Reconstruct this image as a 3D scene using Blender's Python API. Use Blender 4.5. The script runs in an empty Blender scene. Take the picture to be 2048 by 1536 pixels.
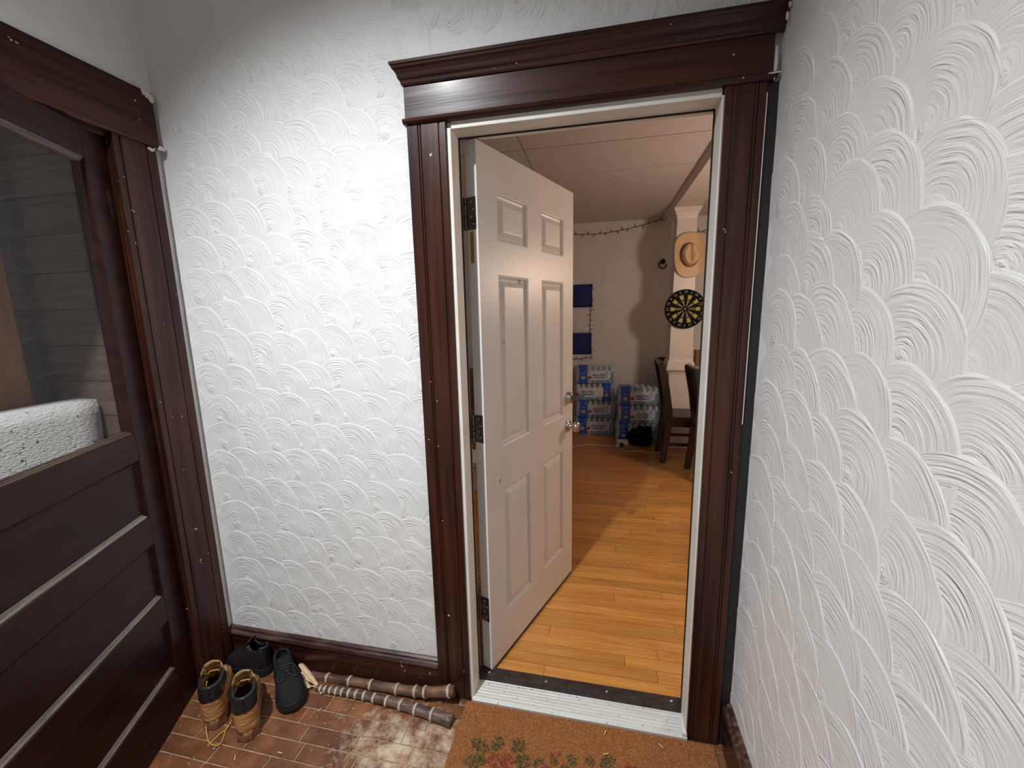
import bpy, bmesh, math, random
from mathutils import Vector, Matrix, noise
random.seed(7)
R = math.radians
scn = bpy.context.scene
COL = scn.collection

# ------------------------------------------------------------------ camera
F, YAW, PITCH, ROLL = 823.78, -0.2117, -0.1688, -0.0207
CAM = Vector((0.3446, -1.3347, 1.4917))
def cam_axes():
    sy, cy, sp, cp = math.sin(YAW), math.cos(YAW), math.sin(PITCH), math.cos(PITCH)
    fwd = Vector((sy*cp, cy*cp, sp)); right = Vector((cy, -sy, 0)); up = right.cross(fwd)
    cr, sr = math.cos(ROLL), math.sin(ROLL)
    return cr*right+sr*up, cr*up-sr*right, fwd
CR, CU, CF = cam_axes()
cd = bpy.data.cameras.new('camera'); cam = bpy.data.objects.new('camera', cd); COL.objects.link(cam)
cd.sensor_width = 36; cd.lens = F/2048*36; cd.clip_start = 0.02
m3 = Matrix((CR, CU, -CF)).transposed()
cam.matrix_world = Matrix.Translation(CAM) @ m3.to_4x4()
scn.camera = cam
def pix(px, py, axis, val):
    """point where the photo's pixel meets the plane axis=val"""
    d = CR*((px-1024)/F) - CU*((py-768)/F) + CF
    return CAM + d*((val-CAM[axis])/d[axis])

# ------------------------------------------------------------------ world, lights, exposure
w = bpy.data.worlds.new('world'); scn.world = w; w.use_nodes = True
w.node_tree.nodes['Background'].inputs[0].default_value = (0.62, 0.72, 0.85, 1)
w.node_tree.nodes['Background'].inputs[1].default_value = 0.5
scn.view_settings.view_transform = 'Standard'; scn.view_settings.look = 'None'
scn.view_settings.gamma = 1; scn.view_settings.use_curve_mapping = False
scn.view_settings.exposure = 0.0
def lamp(name, kind, loc, energy, color, **kw):
    l = bpy.data.lights.new(name, kind); l.energy = energy; l.color = color
    for k, v in kw.items(): setattr(l, k, v)
    o = bpy.data.objects.new(name, l); COL.objects.link(o); o.location = loc
    return o
HALL_LAMP = Vector((-0.64, -1.42, 3.04))
hall = lamp('hall_downlight', 'SPOT', HALL_LAMP, 330, (0.95, 0.985, 1.0), spot_size=R(107), spot_blend=1.0, shadow_soft_size=0.045)
hall.rotation_euler = (Vector((-0.22, -0.50, 0.0))-HALL_LAMP).to_track_quat('-Z', 'Y').to_euler()
PENDANT = Vector((1.70, 1.62, 1.80))
lamp('pendant_bulb', 'POINT', PENDANT, 42, (1.0, 0.76, 0.58), shadow_soft_size=0.10)

# ------------------------------------------------------------------ materials
def nodes(name):
    m = bpy.data.materials.new(name); m.use_nodes = True
    nt = m.node_tree; b = nt.nodes['Principled BSDF']
    return m, nt, b
def N(nt, t, **kw):
    n = nt.nodes.new(t)
    for k, v in kw.items(): setattr(n, k, v)
    return n
def ramp(nt, fac, stops):
    r = N(nt, 'ShaderNodeValToRGB'); e = r.color_ramp.elements
    while len(e) < len(stops): e.new(0.5)
    for i, (p, c) in enumerate(stops): e[i].position = p; e[i].color = (*c, 1) if len(c) == 3 else c
    nt.links.new(fac, r.inputs[0]); return r.outputs[0]
def mathn(nt, op, a, b=None, c=None):
    n = N(nt, 'ShaderNodeMath', operation=op)
    for i, v in enumerate((a, b, c)):
        if v is None: continue
        if isinstance(v, (int, float)): n.inputs[i].default_value = v
        else: nt.links.new(v, n.inputs[i])
    return n.outputs[0]
def simple(name, col, rough=0.5, metal=0.0, col2=None, scale=(4, 4, 4), nscale=3.0, detail=4, bump=0.0, bscale=None, coat=0.0,
           rand=0.0, chips=None, lo=0.35, hi=0.65, spec=0.5):
    """principled material: two colours mixed by stretched noise, own-relief bump, a little variation per object, optional pale chips"""
    m, nt, b = nodes(name); L = nt.links
    b.inputs['Roughness'].default_value = rough; b.inputs['Metallic'].default_value = metal
    b.inputs['Coat Weight'].default_value = coat; b.inputs['Coat Roughness'].default_value = 0.15
    b.inputs['Specular IOR Level'].default_value = spec
    b.inputs['Base Color'].default_value = (*col, 1)
    tc = N(nt, 'ShaderNodeTexCoord'); mp = N(nt, 'ShaderNodeMapping'); mp.inputs['Scale'].default_value = scale
    oi = N(nt, 'ShaderNodeObjectInfo')
    L.new(tc.outputs['Object'], mp.inputs['Vector'])
    add = N(nt, 'ShaderNodeVectorMath', operation='ADD'); L.new(mp.outputs[0], add.inputs[0])
    mul = N(nt, 'ShaderNodeVectorMath', operation='SCALE'); mul.inputs[0].default_value = (37, 53, 71); L.new(oi.outputs['Random'], mul.inputs['Scale'])
    L.new(mul.outputs[0], add.inputs[1])
    nz = N(nt, 'ShaderNodeTexNoise'); nz.inputs['Scale'].default_value = nscale; nz.inputs['Detail'].default_value = detail
    L.new(add.outputs[0], nz.inputs['Vector'])
    c = None
    if col2 is not None:
        c = ramp(nt, nz.outputs['Fac'], [(lo, col), (hi, col2)])
    if rand > 0:
        hs = N(nt, 'ShaderNodeHueSaturation')
        L.new(mathn(nt, 'MULTIPLY_ADD', oi.outputs['Random'], 2*rand, 1-rand), hs.inputs['Value'])
        if c is not None: L.new(c, hs.inputs['Color'])
        else: hs.inputs['Color'].default_value = (*col, 1)
        c = hs.outputs[0]
    if chips:
        cc, cs, th = chips
        n2 = N(nt, 'ShaderNodeTexNoise'); n2.inputs['Scale'].default_value = cs; n2.inputs['Detail'].default_value = 3
        L.new(tc.outputs['Object'], n2.inputs['Vector'])
        f = ramp(nt, n2.outputs['Fac'], [(th, (0, 0, 0)), (th+0.015, (1, 1, 1))])
        mx = N(nt, 'ShaderNodeMix', data_type='RGBA'); L.new(f, mx.inputs[0])
        if c is not None: L.new(c, mx.inputs[6])
        else: mx.inputs[6].default_value = (*col, 1)
        mx.inputs[7].default_value = (*cc, 1); c = mx.outputs[2]
    if c is not None: L.new(c, b.inputs['Base Color'])
    if bump > 0:
        bp = N(nt, 'ShaderNodeBump'); bp.inputs['Strength'].default_value = 1.0; bp.inputs['Distance'].default_value = bump
        if bscale:
            n3 = N(nt, 'ShaderNodeTexNoise'); n3.inputs['Scale'].default_value = bscale; n3.inputs['Detail'].default_value = 4
            L.new(add.outputs[0], n3.inputs['Vector']); L.new(n3.outputs['Fac'], bp.inputs['Height'])
        else: L.new(nz.outputs['Fac'], bp.inputs['Height'])
        L.new(bp.outputs[0], b.inputs['Normal'])
    return m

def swirl_material(name, col, rings, depth):
    """plaster combed in arcs: relief follows radius and angle around each swirl's own centre"""
    m, nt, b = nodes(name); L = nt.links
    b.inputs['Roughness'].default_value = 0.55
    tc = N(nt, 'ShaderNodeTexCoord'); oi = N(nt, 'ShaderNodeObjectInfo'); sp = N(nt, 'ShaderNodeSeparateXYZ')
    L.new(tc.outputs['Object'], sp.inputs[0])
    nz = N(nt, 'ShaderNodeTexNoise'); nz.inputs['Scale'].default_value = 1.3; nz.inputs['Detail'].default_value = 1
    off = N(nt, 'ShaderNodeVectorMath', operation='SCALE'); off.inputs[0].default_value = (31, 47, 13); L.new(oi.outputs['Random'], off.inputs['Scale'])
    ad = N(nt, 'ShaderNodeVectorMath', operation='ADD'); L.new(tc.outputs['Object'], ad.inputs[0]); L.new(off.outputs[0], ad.inputs[1])
    L.new(ad.outputs[0], nz.inputs['Vector'])
    x2 = mathn(nt, 'MULTIPLY', sp.outputs[0], sp.outputs[0]); z2 = mathn(nt, 'MULTIPLY', sp.outputs[2], sp.outputs[2])
    r = mathn(nt, 'SQRT', mathn(nt, 'ADD', x2, z2))
    r = mathn(nt, 'MULTIPLY_ADD', mathn(nt, 'SUBTRACT', nz.outputs['Fac'], 0.5), 0.16, r)
    th = mathn(nt, 'ARCTAN2', sp.outputs[0], sp.outputs[2])
    cb = N(nt, 'ShaderNodeCombineXYZ')
    L.new(mathn(nt, 'MULTIPLY', r, rings), cb.inputs[0]); L.new(mathn(nt, 'MULTIPLY', th, 0.8), cb.inputs[1])
    L.new(mathn(nt, 'MULTIPLY', oi.outputs['Random'], 91.0), cb.inputs[2])
    gr = N(nt, 'ShaderNodeTexNoise'); gr.inputs['Scale'].default_value = 1.0; gr.inputs['Detail'].default_value = 2; gr.inputs['Roughness'].default_value = 0.55
    L.new(cb.outputs[0], gr.inputs['Vector'])
    # patches where the comb pressed less
    pz = N(nt, 'ShaderNodeTexNoise'); pz.inputs['Scale'].default_value = 1.1; pz.inputs['Detail'].default_value = 1; L.new(ad.outputs[0], pz.inputs['Vector'])
    am = ramp(nt, pz.outputs['Fac'], [(0.36, (0.18,)*3), (0.6, (1,)*3)])
    h = mathn(nt, 'MULTIPLY', gr.outputs['Fac'], am)
    # crumbs at the swirl's centre
    cz = N(nt, 'ShaderNodeTexNoise'); cz.inputs['Scale'].default_value = 9.0; cz.inputs['Detail'].default_value = 2; L.new(ad.outputs[0], cz.inputs['Vector'])
    ce = ramp(nt, r, [(0.05, (1, 1, 1)), (0.2, (0, 0, 0))])
    h = mathn(nt, 'ADD', h, mathn(nt, 'MULTIPLY', mathn(nt, 'MULTIPLY', cz.outputs['Fac'], ce), 0.9))
    bp = N(nt, 'ShaderNodeBump'); bp.inputs['Strength'].default_value = 1.0; bp.inputs['Distance'].default_value = depth
    L.new(h, bp.inputs['Height']); L.new(bp.outputs[0], b.inputs['Normal'])
    c2 = tuple(v*0.95 for v in col)
    L.new(ramp(nt, pz.outputs['Fac'], [(0.3, c2), (0.7, col)]), b.inputs['Base Color'])
    return m

WHITE = (0.80, 0.80, 0.79)
M = {}
M['plaster'] = simple('plaster_white_paint', WHITE, 0.6, col2=(0.76, 0.76, 0.755), nscale=1.2, bump=0.003, bscale=1.6)
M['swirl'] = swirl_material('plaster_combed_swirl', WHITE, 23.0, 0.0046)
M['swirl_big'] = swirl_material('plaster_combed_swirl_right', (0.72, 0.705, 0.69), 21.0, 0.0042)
dk1, dk2 = (0.020, 0.0060, 0.0042), (0.062, 0.0185, 0.0105)
chip = ((0.62, 0.58, 0.52), 42.0, 0.735)
M['wood_v'] = simple('dark_varnished_wood_upright', dk1, 0.3, col2=dk2, scale=(34, 34, 1.6), nscale=1.0, detail=6, bump=0.0008, coat=0.2, chips=chip, spec=0.25)
M['wood_x'] = simple('dark_varnished_wood_along', dk1, 0.33, col2=dk2, scale=(1.6, 34, 34), nscale=1.0, detail=6, bump=0.0012, coat=0.25, chips=chip, spec=0.25)
M['wood_y'] = simple('dark_varnished_wood_deep', dk1, 0.3, col2=dk2, scale=(34, 1.6, 34), nscale=1.0, detail=6, bump=0.0008, coat=0.2, chips=chip, spec=0.25)
M['wood_worn'] = simple('worn_moulding_wood', (0.035, 0.013, 0.010), 0.38, col2=(0.15, 0.085, 0.065), scale=(3, 30, 30), nscale=2.0, detail=6, bump=0.001, lo=0.45, hi=0.75, chips=((0.6, 0.55, 0.5), 60, 0.72))
M['door_wood'] = simple('old_door_dark_wood', (0.020, 0.0075, 0.0055), 0.32, col2=(0.036, 0.012, 0.008), scale=(2, 30, 30), nscale=1.0, bump=0.0005, coat=0.0, spec=0.16, chips=((0.45, 0.4, 0.35), 34, 0.765))
M['bead_lit'] = simple('bead_painted_highlight', (0.26, 0.22, 0.19), 0.5, col2=(0.46, 0.41, 0.36), scale=(4, 40, 40), nscale=2.0)  # pale tone paints in the lamp light caught on the panel ledges
M['bead'] = simple('door_bead_wood', (0.05, 0.027, 0.02), 0.4, col2=(0.11, 0.075, 0.055), scale=(4, 40, 40), nscale=2.0)
M['smear'] = simple('dried_white_plaster', (0.72, 0.68, 0.60), 0.7, bump=0.002, nscale=20)
M['frame_white'] = simple('door_frame_cream_paint', (0.70, 0.67, 0.61), 0.45, col2=(0.76, 0.74, 0.69), nscale=2.0, bump=0.0006, bscale=8, chips=((0.28, 0.2, 0.15), 30, 0.745))
M['door_white'] = simple('door_white_paint', (0.74, 0.72, 0.70), 0.38, col2=(0.70, 0.68, 0.66), nscale=1.0, bump=0.0003, bscale=12, chips=((0.33, 0.28, 0.25), 16, 0.745))
M['rubber'] = simple('black_weatherstrip', (0.010, 0.009, 0.009), 0.6)
M['nickel'] = simple('brushed_nickel', (0.56, 0.50, 0.43), 0.22, metal=1.0, col2=(0.46, 0.41, 0.35), scale=(60, 60, 4), nscale=1.0)
M['hinge'] = simple('aged_hinge_metal', (0.23, 0.20, 0.17), 0.35, metal=1.0, col2=(0.13, 0.11, 0.10), nscale=6)
M['screw'] = simple('screw_head_metal', (0.6, 0.57, 0.52), 0.3, metal=1.0)
M['brass'] = simple('gold_foil_label', (0.42, 0.32, 0.08), 0.35, metal=0.6, col2=(0.28, 0.2, 0.05), nscale=30)
M['alu'] = simple('scuffed_aluminium', (0.66, 0.66, 0.64), 0.5, metal=0.12, col2=(0.55, 0.55, 0.52), scale=(2, 40, 10), nscale=2.0, bump=0.0006, chips=((0.34, 0.30, 0.24), 70, 0.66))
M['strip'] = simple('dark_bronze_strip', (0.035, 0.025, 0.022), 0.35, metal=0.4, col2=(0.06, 0.045, 0.04), nscale=8)
M['glass'] = None
M['bamboo_dark'] = simple('sugarcane_purple', (0.060, 0.032, 0.030), 0.42, col2=(0.23, 0.15, 0.12), scale=(3, 45, 45), nscale=2.2, detail=5, bump=0.0008, lo=0.38, hi=0.72)
M['bamboo_brown'] = simple('sugarcane_brown', (0.075, 0.038, 0.030), 0.42, col2=(0.28, 0.15, 0.085), scale=(4, 12, 12), nscale=2.4, detail=5, bump=0.0008, lo=0.38, hi=0.72)
M['node'] = simple('cane_node_ring', (0.42, 0.31, 0.24), 0.7, col2=(0.60, 0.50, 0.40), nscale=30, bump=0.001)
M['sheath'] = simple('dry_leaf_sheath', (0.62, 0.43, 0.25), 0.6, col2=(0.74, 0.58, 0.38), scale=(3, 40, 40), nscale=3, bump=0.0006)
M['nubuck'] = simple('wheat_nubuck_leather', (0.33, 0.135, 0.045), 0.75, col2=(0.52, 0.255, 0.095), scale=(9, 9, 30), nscale=1.4, detail=5, bump=0.009, chips=((0.62, 0.52, 0.42), 22, 0.645))
M['sole_gum'] = simple('boot_midsole', (0.33, 0.20, 0.085), 0.7, col2=(0.24, 0.14, 0.06), nscale=20, bump=0.001)
M['sole_red'] = simple('boot_outsole', (0.16, 0.055, 0.030), 0.7, col2=(0.22, 0.085, 0.045), nscale=20, bump=0.001)
M['blk_leather'] = simple('black_padded_leather', (0.012, 0.0125, 0.014), 0.42, bump=0.0008, nscale=24, col2=(0.016, 0.016, 0.018))
M['blk_gloss'] = simple('black_smooth_leather', (0.012, 0.012, 0.014), 0.33, bump=0.0006, nscale=12, col2=(0.018, 0.018, 0.02))
M['blk_fabric'] = simple('black_knit_fabric', (0.0085, 0.009, 0.0105), 0.85, bump=0.0008, nscale=160, col2=(0.014, 0.0145, 0.017), spec=0.25)
M['blk_sole'] = simple('black_rubber_sole', (0.010, 0.010, 0.011), 0.6)
M['tan_fuzz'] = simple('tan_suede', (0.32, 0.17, 0.06), 0.9, col2=(0.46, 0.29, 0.12), nscale=20, bump=0.003)
M['lace'] = simple('yellow_boot_lace', (0.45, 0.25, 0.04), 0.7, col2=(0.60, 0.36, 0.08), nscale=60)
M['white_cloth'] = simple('white_label_cloth', (0.75, 0.75, 0.74), 0.7)
M['inner_wall'] = simple('inner_wall_paint', (0.66, 0.62, 0.60), 0.65, col2=(0.62, 0.585, 0.565), nscale=1.5, bump=0.001, bscale=6)
M['inner_trim'] = simple('inner_trim_gloss_paint', (0.70, 0.655, 0.61), 0.4, col2=(0.67, 0.63, 0.585), nscale=2)
M['ceil_panel'] = simple('ceiling_panel_paint', (0.60, 0.555, 0.545), 0.6, col2=(0.57, 0.53, 0.52), nscale=2, rand=0.04)
M['dark_gap'] = simple('dark_joint', (0.06, 0.045, 0.04), 0.9)
M['oak'] = simple('honey_oak_board', (0.40, 0.155, 0.030), 0.3, col2=(0.54, 0.25, 0.060), scale=(1.6, 22, 22), nscale=2.2, detail=6, bump=0.0005, coat=0.3, rand=0.16, lo=0.3, hi=0.7)
M['flag_blue'] = simple('flag_navy_cloth', (0.010, 0.016, 0.135), 0.8, bump=0.0006, nscale=90)
M['flag_white'] = simple('flag_white_cloth', (0.62, 0.58, 0.64), 0.8, bump=0.0006, nscale=90)
M['wire'] = simple('dark_green_wire', (0.018, 0.022, 0.014), 0.6)
M['black'] = simple('flat_black', (0.008, 0.008, 0.008), 0.55)
M['bag'] = simple('black_plush', (0.004, 0.004, 0.005), 0.95, bump=0.004, nscale=60, spec=0.1)
M['chair'] = simple('espresso_chair_wood', (0.016, 0.007, 0.005), 0.35, col2=(0.030, 0.013, 0.009), scale=(20, 20, 2), nscale=1.5, coat=0.2)
M['chair_seat'] = simple('dark_brown_vinyl', (0.030, 0.019, 0.014), 0.4, bump=0.0006, nscale=40)
M['straw'] = simple('straw_hat_weave', (0.62, 0.40, 0.235), 0.5, col2=(0.70, 0.48, 0.30), nscale=40, bump=0.0006)
M['hatband'] = simple('dark_hat_band', (0.045, 0.02, 0.012), 0.6)
M['dart_black'] = simple('dartboard_black', (0.006, 0.0055, 0.006), 0.8, spec=0.15)
M['dart_yellow'] = simple('dartboard_yellow', (0.45, 0.42, 0.055), 0.6, col2=(0.36, 0.33, 0.05), nscale=60)
M['dart_grey'] = simple('dartboard_dull_yellow', (0.24, 0.22, 0.10), 0.6, col2=(0.17, 0.15, 0.10), nscale=60)
M['dart_wire'] = simple('dartboard_wire', (0.10, 0.085, 0.095), 0.4, metal=0.6)
M['dart_print'] = simple('dartboard_numerals', (0.40, 0.38, 0.37), 0.6)
M['pet'] = simple('clear_bottle_plastic', (0.30, 0.42, 0.52), 0.12, col2=(0.46, 0.56, 0.64), nscale=6)
M['cap'] = simple('bottle_cap_white', (0.66, 0.70, 0.74), 0.4)
M['band'] = simple('pack_blue_print', (0.012, 0.085, 0.50), 0.28, col2=(0.010, 0.06, 0.40), nscale=12, bump=0.003)
M['pack_white'] = simple('pack_white_print', (0.62, 0.66, 0.70), 0.3, col2=(0.52, 0.57, 0.62), nscale=9, bump=0.003)
M['pack_wave'] = simple('pack_blue_wave_print', (0.10, 0.22, 0.36), 0.3, col2=(0.20, 0.34, 0.46), nscale=20, bump=0.003)
M['pack_red'] = simple('pack_red_logo', (0.36, 0.035, 0.035), 0.35)
M['pack_navy'] = simple('pack_navy_text', (0.02, 0.055, 0.22), 0.4)
M['pack_tan'] = simple('pack_bottle_icon', (0.42, 0.40, 0.36), 0.4)
M['cord'] = simple('white_cord', (0.62, 0.58, 0.52), 0.5)
M['brown_box'] = simple('brown_wood_box', (0.17, 0.065, 0.022), 0.5, col2=(0.22, 0.09, 0.03), nscale=6)
M['porch_plank'] = simple('weathered_brown_plank', (0.085, 0.058, 0.048), 0.75, col2=(0.13, 0.088, 0.070), scale=(30, 1.5, 30), nscale=1.2, detail=6, bump=0.001, rand=0.15)
M['porch_plank_end'] = simple('weathered_grey_plank', (0.125, 0.080, 0.060), 0.8, col2=(0.19, 0.125, 0.095), scale=(1.5, 30, 30), nscale=1.2, detail=6, bump=0.001, rand=0.12)
M['porch_post'] = simple('orange_brown_post', (0.50, 0.215, 0.095), 0.6, col2=(0.60, 0.28, 0.13), scale=(20, 20, 1.5), nscale=1.5, detail=6, bump=0.001)
M['porch_floor'] = simple('porch_floor_dark', (0.06, 0.045, 0.04), 0.8)
M['rough_white'] = simple('rough_pitted_white_paint', (0.86, 0.85, 0.83), 0.7, bump=0.006, nscale=3, scale=(50, 26, 60), chips=((0.16, 0.13, 0.12), 60, 0.665))

def film_material():
    m, nt, b = nodes('shrink_film'); L = nt.links
    b.inputs['Base Color'].default_value = (0.55, 0.70, 0.84, 1); b.inputs['Roughness'].default_value = 0.18
    b.inputs['Alpha'].default_value = 0.22
    tc = N(nt, 'ShaderNodeTexCoord'); nz = N(nt, 'ShaderNodeTexNoise'); nz.inputs['Scale'].default_value = 38; nz.inputs['Detail'].default_value = 3
    L.new(tc.outputs['Object'], nz.inputs['Vector']); bp = N(nt, 'ShaderNodeBump'); bp.inputs['Distance'].default_value = 0.008
    L.new(nz.outputs['Fac'], bp.inputs['Height']); L.new(bp.outputs[0], b.inputs['Normal'])
    return m
M['film'] = film_material()
def glass_material():
    m = bpy.data.materials.new('thin_pane_glass'); m.use_nodes = True; nt = m.node_tree; nt.nodes.clear()
    o = N(nt, 'ShaderNodeOutputMaterial'); t = N(nt, 'ShaderNodeBsdfTransparent'); g = N(nt, 'ShaderNodeBsdfGlossy'); mx = N(nt, 'ShaderNodeMixShader')
    mx.inputs[0].default_value = 0.022; g.inputs['Roughness'].default_value = 0.015; t.inputs[0].default_value = (0.96, 0.96, 0.95, 1)
    nt.links.new(t.outputs[0], mx.inputs[1]); nt.links.new(g.outputs[0], mx.inputs[2]); nt.links.new(mx.outputs[0], o.inputs[0])
    return m
M['glass'] = glass_material()

def brick_material():
    """worn brown brick: clay tones per brick, grime, and one pale scuffed stain near the mat"""
    m, nt, b = nodes('worn_brown_brick'); L = nt.links
    tc = N(nt, 'ShaderNodeTexCoord'); oi = N(nt, 'ShaderNodeObjectInfo'); geo = N(nt, 'ShaderNodeNewGeometry')
    n1 = N(nt, 'ShaderNodeTexNoise'); n1.inputs['Scale'].default_value = 9; n1.inputs['Detail'].default_value = 6; n1.inputs['Roughness'].default_value = 0.65
    L.new(geo.outputs['Position'], n1.inputs['Vector'])
    c = ramp(nt, n1.outputs['Fac'], [(0.30, (0.085, 0.030, 0.014)), (0.5, (0.17, 0.062, 0.026)), (0.70, (0.27, 0.115, 0.048))])
    hs = N(nt, 'ShaderNodeHueSaturation'); L.new(c, hs.inputs['Color']); L.new(mathn(nt, 'MULTIPLY_ADD', oi.outputs['Random'], 0.5, 0.75), hs.inputs['Value'])
    # pale stain
    sp = N(nt, 'ShaderNodeSeparateXYZ'); L.new(geo.outputs['Position'], sp.inputs[0])
    dx = mathn(nt, 'DIVIDE', mathn(nt, 'ADD', sp.outputs[0], 0.31), 0.30); dy = mathn(nt, 'DIVIDE', mathn(nt, 'ADD', sp.outputs[1], 0.24), 0.19)
    d = mathn(nt, 'SQRT', mathn(nt, 'ADD', mathn(nt, 'MULTIPLY', dx, dx), mathn(nt, 'MULTIPLY', dy, dy)))
    n2 = N(nt, 'ShaderNodeTexNoise'); n2.inputs['Scale'].default_value = 16; n2.inputs['Detail'].default_value = 6; n2.inputs['Roughness'].default_value = 0.7
    L.new(geo.outputs['Position'], n2.inputs['Vector'])
    s = mathn(nt, 'ADD', mathn(nt, 'MULTIPLY', mathn(nt, 'SUBTRACT', 1.0, d), 0.45), mathn(nt, 'MULTIPLY', mathn(nt, 'SUBTRACT', n2.outputs['Fac'], 0.5), 1.7))
    f = ramp(nt, s, [(0.10, (0, 0, 0)), (0.50, (0.9, 0.9, 0.9))])
    mx = N(nt, 'ShaderNodeMix', data_type='RGBA'); L.new(f, mx.inputs[0]); L.new(hs.outputs[0], mx.inputs[6]); mx.inputs[7].default_value = (0.60, 0.49, 0.36, 1)
    # small pale scratches and crumbs
    n3 = N(nt, 'ShaderNodeTexNoise'); n3.inputs['Scale'].default_value = 70; n3.inputs['Detail'].default_value = 2; L.new(geo.outputs['Position'], n3.inputs['Vector'])
    f3 = ramp(nt, n3.outputs['Fac'], [(0.70, (0, 0, 0)), (0.74, (0.8, 0.8, 0.8))])
    m2 = N(nt, 'ShaderNodeMix', data_type='RGBA'); L.new(f3, m2.inputs[0]); L.new(mx.outputs[2], m2.inputs[6]); m2.inputs[7].default_value = (0.55, 0.45, 0.34, 1)
    L.new(m2.outputs[2], b.inputs['Base Color'])
    b.inputs['Roughness'].default_value = 0.42
    bp = N(nt, 'ShaderNodeBump'); bp.inputs['Distance'].default_value = 0.002; L.new(n2.outputs['Fac'], bp.inputs['Height']); L.new(bp.outputs[0], b.inputs['Normal'])
    return m
M['brick'] = brick_material()
M['mortar'] = simple('pale_mortar', (0.46, 0.33, 0.22), 0.9, col2=(0.30, 0.19, 0.12), nscale=8)
def pile_material():
    m, nt, b = nodes('dyed_coir_pile'); a = N(nt, 'ShaderNodeAttribute', attribute_name='dye'); nt.links.new(a.outputs['Color'], b.inputs['Base Color'])
    b.inputs['Roughness'].default_value = 0.8; return m
M['pile'] = pile_material()
M['coir'] = simple('coir_backing', (0.22, 0.085, 0.028), 0.95, col2=(0.32, 0.13, 0.045), nscale=40, bump=0.003)

# ------------------------------------------------------------------ mesh helpers
class MB:
    def __init__(s): s.v, s.f = [], []
    def add(s, vs, fs):
        o = len(s.v); s.v += [tuple(v) for v in vs]; s.f += [tuple(i+o for i in f) for f in fs]; return s
    def box(s, x0, x1, y0, y1, z0, z1):
        v = [(x, y, z) for x in (x0, x1) for y in (y0, y1) for z in (z0, z1)]
        return s.add(v, [(0, 1, 3, 2), (4, 6, 7, 5), (0, 4, 5, 1), (2, 3, 7, 6), (0, 2, 6, 4), (1, 5, 7, 3)])
    def extrude(s, poly, axis, a, b):
        """closed 2-D outline (other two axes, in order) drawn out along axis"""
        def p(q, t): l = list(q); l.insert(axis, t); return tuple(l)
        n = len(poly); v = [p(q, a) for q in poly]+[p(q, b) for q in poly]
        return s.add(v, [(i, (i+1) % n, n+(i+1) % n, n+i) for i in range(n)]+[tuple(range(n-1, -1, -1)), tuple(range(n, 2*n))])
    def loft(s, rings, close=True, caps=True):
        n = len(rings[0]); v = [p for r in rings for p in r]; f = []
        for i in range(len(rings)-1):
            for j in range(n if close else n-1):
                k = (j+1) % n; f.append((i*n+j, i*n+k, (i+1)*n+k, (i+1)*n+j))
        if caps and close: f += [tuple(range(n-1, -1, -1)), tuple((len(rings)-1)*n+j for j in range(n))]
        return s.add(v, f)
    def tube(s, pts, rad, n=8, caps=True):
        pts = [Vector(p) for p in pts]; rings = []
        if isinstance(rad, (int, float)): rad = [rad]*len(pts)
        ref = None
        for i, p in enumerate(pts):
            d = (pts[min(i+1, len(pts)-1)]-pts[max(i-1, 0)]).normalized()
            if ref is None: ref = Vector((0, 0, 1)) if abs(d.z) < 0.9 else Vector((1, 0, 0))
            a = d.cross(ref).normalized(); bb = a.cross(d).normalized(); ref = bb
            rings.append([p+(a*math.cos(t)+bb*math.sin(t))*rad[i] for t in (2*math.pi*k/n for k in range(n))])
        return s.loft(rings, True, caps)
    def lathe(s, prof, n=20, origin=(0, 0, 0), axis=(0, 0, 1)):
        ax = Vector(axis).normalized(); a = ax.orthogonal().normalized(); b = ax.cross(a); o = Vector(origin)
        rings = [[o+ax*h+(a*math.cos(t)+b*math.sin(t))*max(r, 1e-5) for t in (2*math.pi*k/n for k in range(n))] for r, h in prof]
        return s.loft(rings)
    def build(s, name, mat, parent=None, loc=None, rot=None, smooth=False, bevel=0.0, sub=0, solid=0.0):
        me = bpy.data.meshes.new(name); me.from_pydata(s.v, [], s.f)
        bm = bmesh.new(); bm.from_mesh(me); bmesh.ops.recalc_face_normals(bm, faces=bm.faces); bm.to_mesh(me); bm.free()
        return link(name, me, mat, parent, loc, rot, smooth, bevel, sub, solid)
def link(name, me, mat, parent=None, loc=None, rot=None, smooth=False, bevel=0.0, sub=0, solid=0.0):
    o = bpy.data.objects.new(name, me); COL.objects.link(o)
    if mat is not None and len(me.materials) == 0: me.materials.append(M[mat] if isinstance(mat, str) else mat)
    if parent: o.parent = parent
    if loc is not None: o.location = loc
    if rot is not None: o.rotation_euler = rot
    if smooth: me.shade_smooth()
    if solid: md = o.modifiers.new('thickness', 'SOLIDIFY'); md.thickness = solid; md.offset = 0
    if bevel: md = o.modifiers.new('edge', 'BEVEL'); md.width = bevel; md.segments = 2; md.limit_method = 'ANGLE'; md.harden_normals = False
    if sub: md = o.modifiers.new('smooth', 'SUBSURF'); md.levels = sub; md.render_levels = sub
    return o
def empty(name, loc=(0, 0, 0), rot=(0, 0, 0)):
    o = bpy.data.objects.new(name, None); COL.objects.link(o); o.location = loc; o.rotation_euler = rot; o.empty_display_size = 0.05; return o
def tag(o, label, cat, group=None, kind=None):
    o['label'] = label; o['category'] = cat
    if group: o['group'] = group
    if kind: o['kind'] = kind
    return o
def struct(o, label, cat): return tag(o, label, cat, kind='structure')
def copies(o, parent, loc=None, rot=None, scale=None):
    c = o.copy(); COL.objects.link(c); c.parent = parent
    if loc is not None: c.location = loc
    if rot is not None: c.rotation_euler = rot
    if scale is not None: c.scale = scale
    return c
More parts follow.
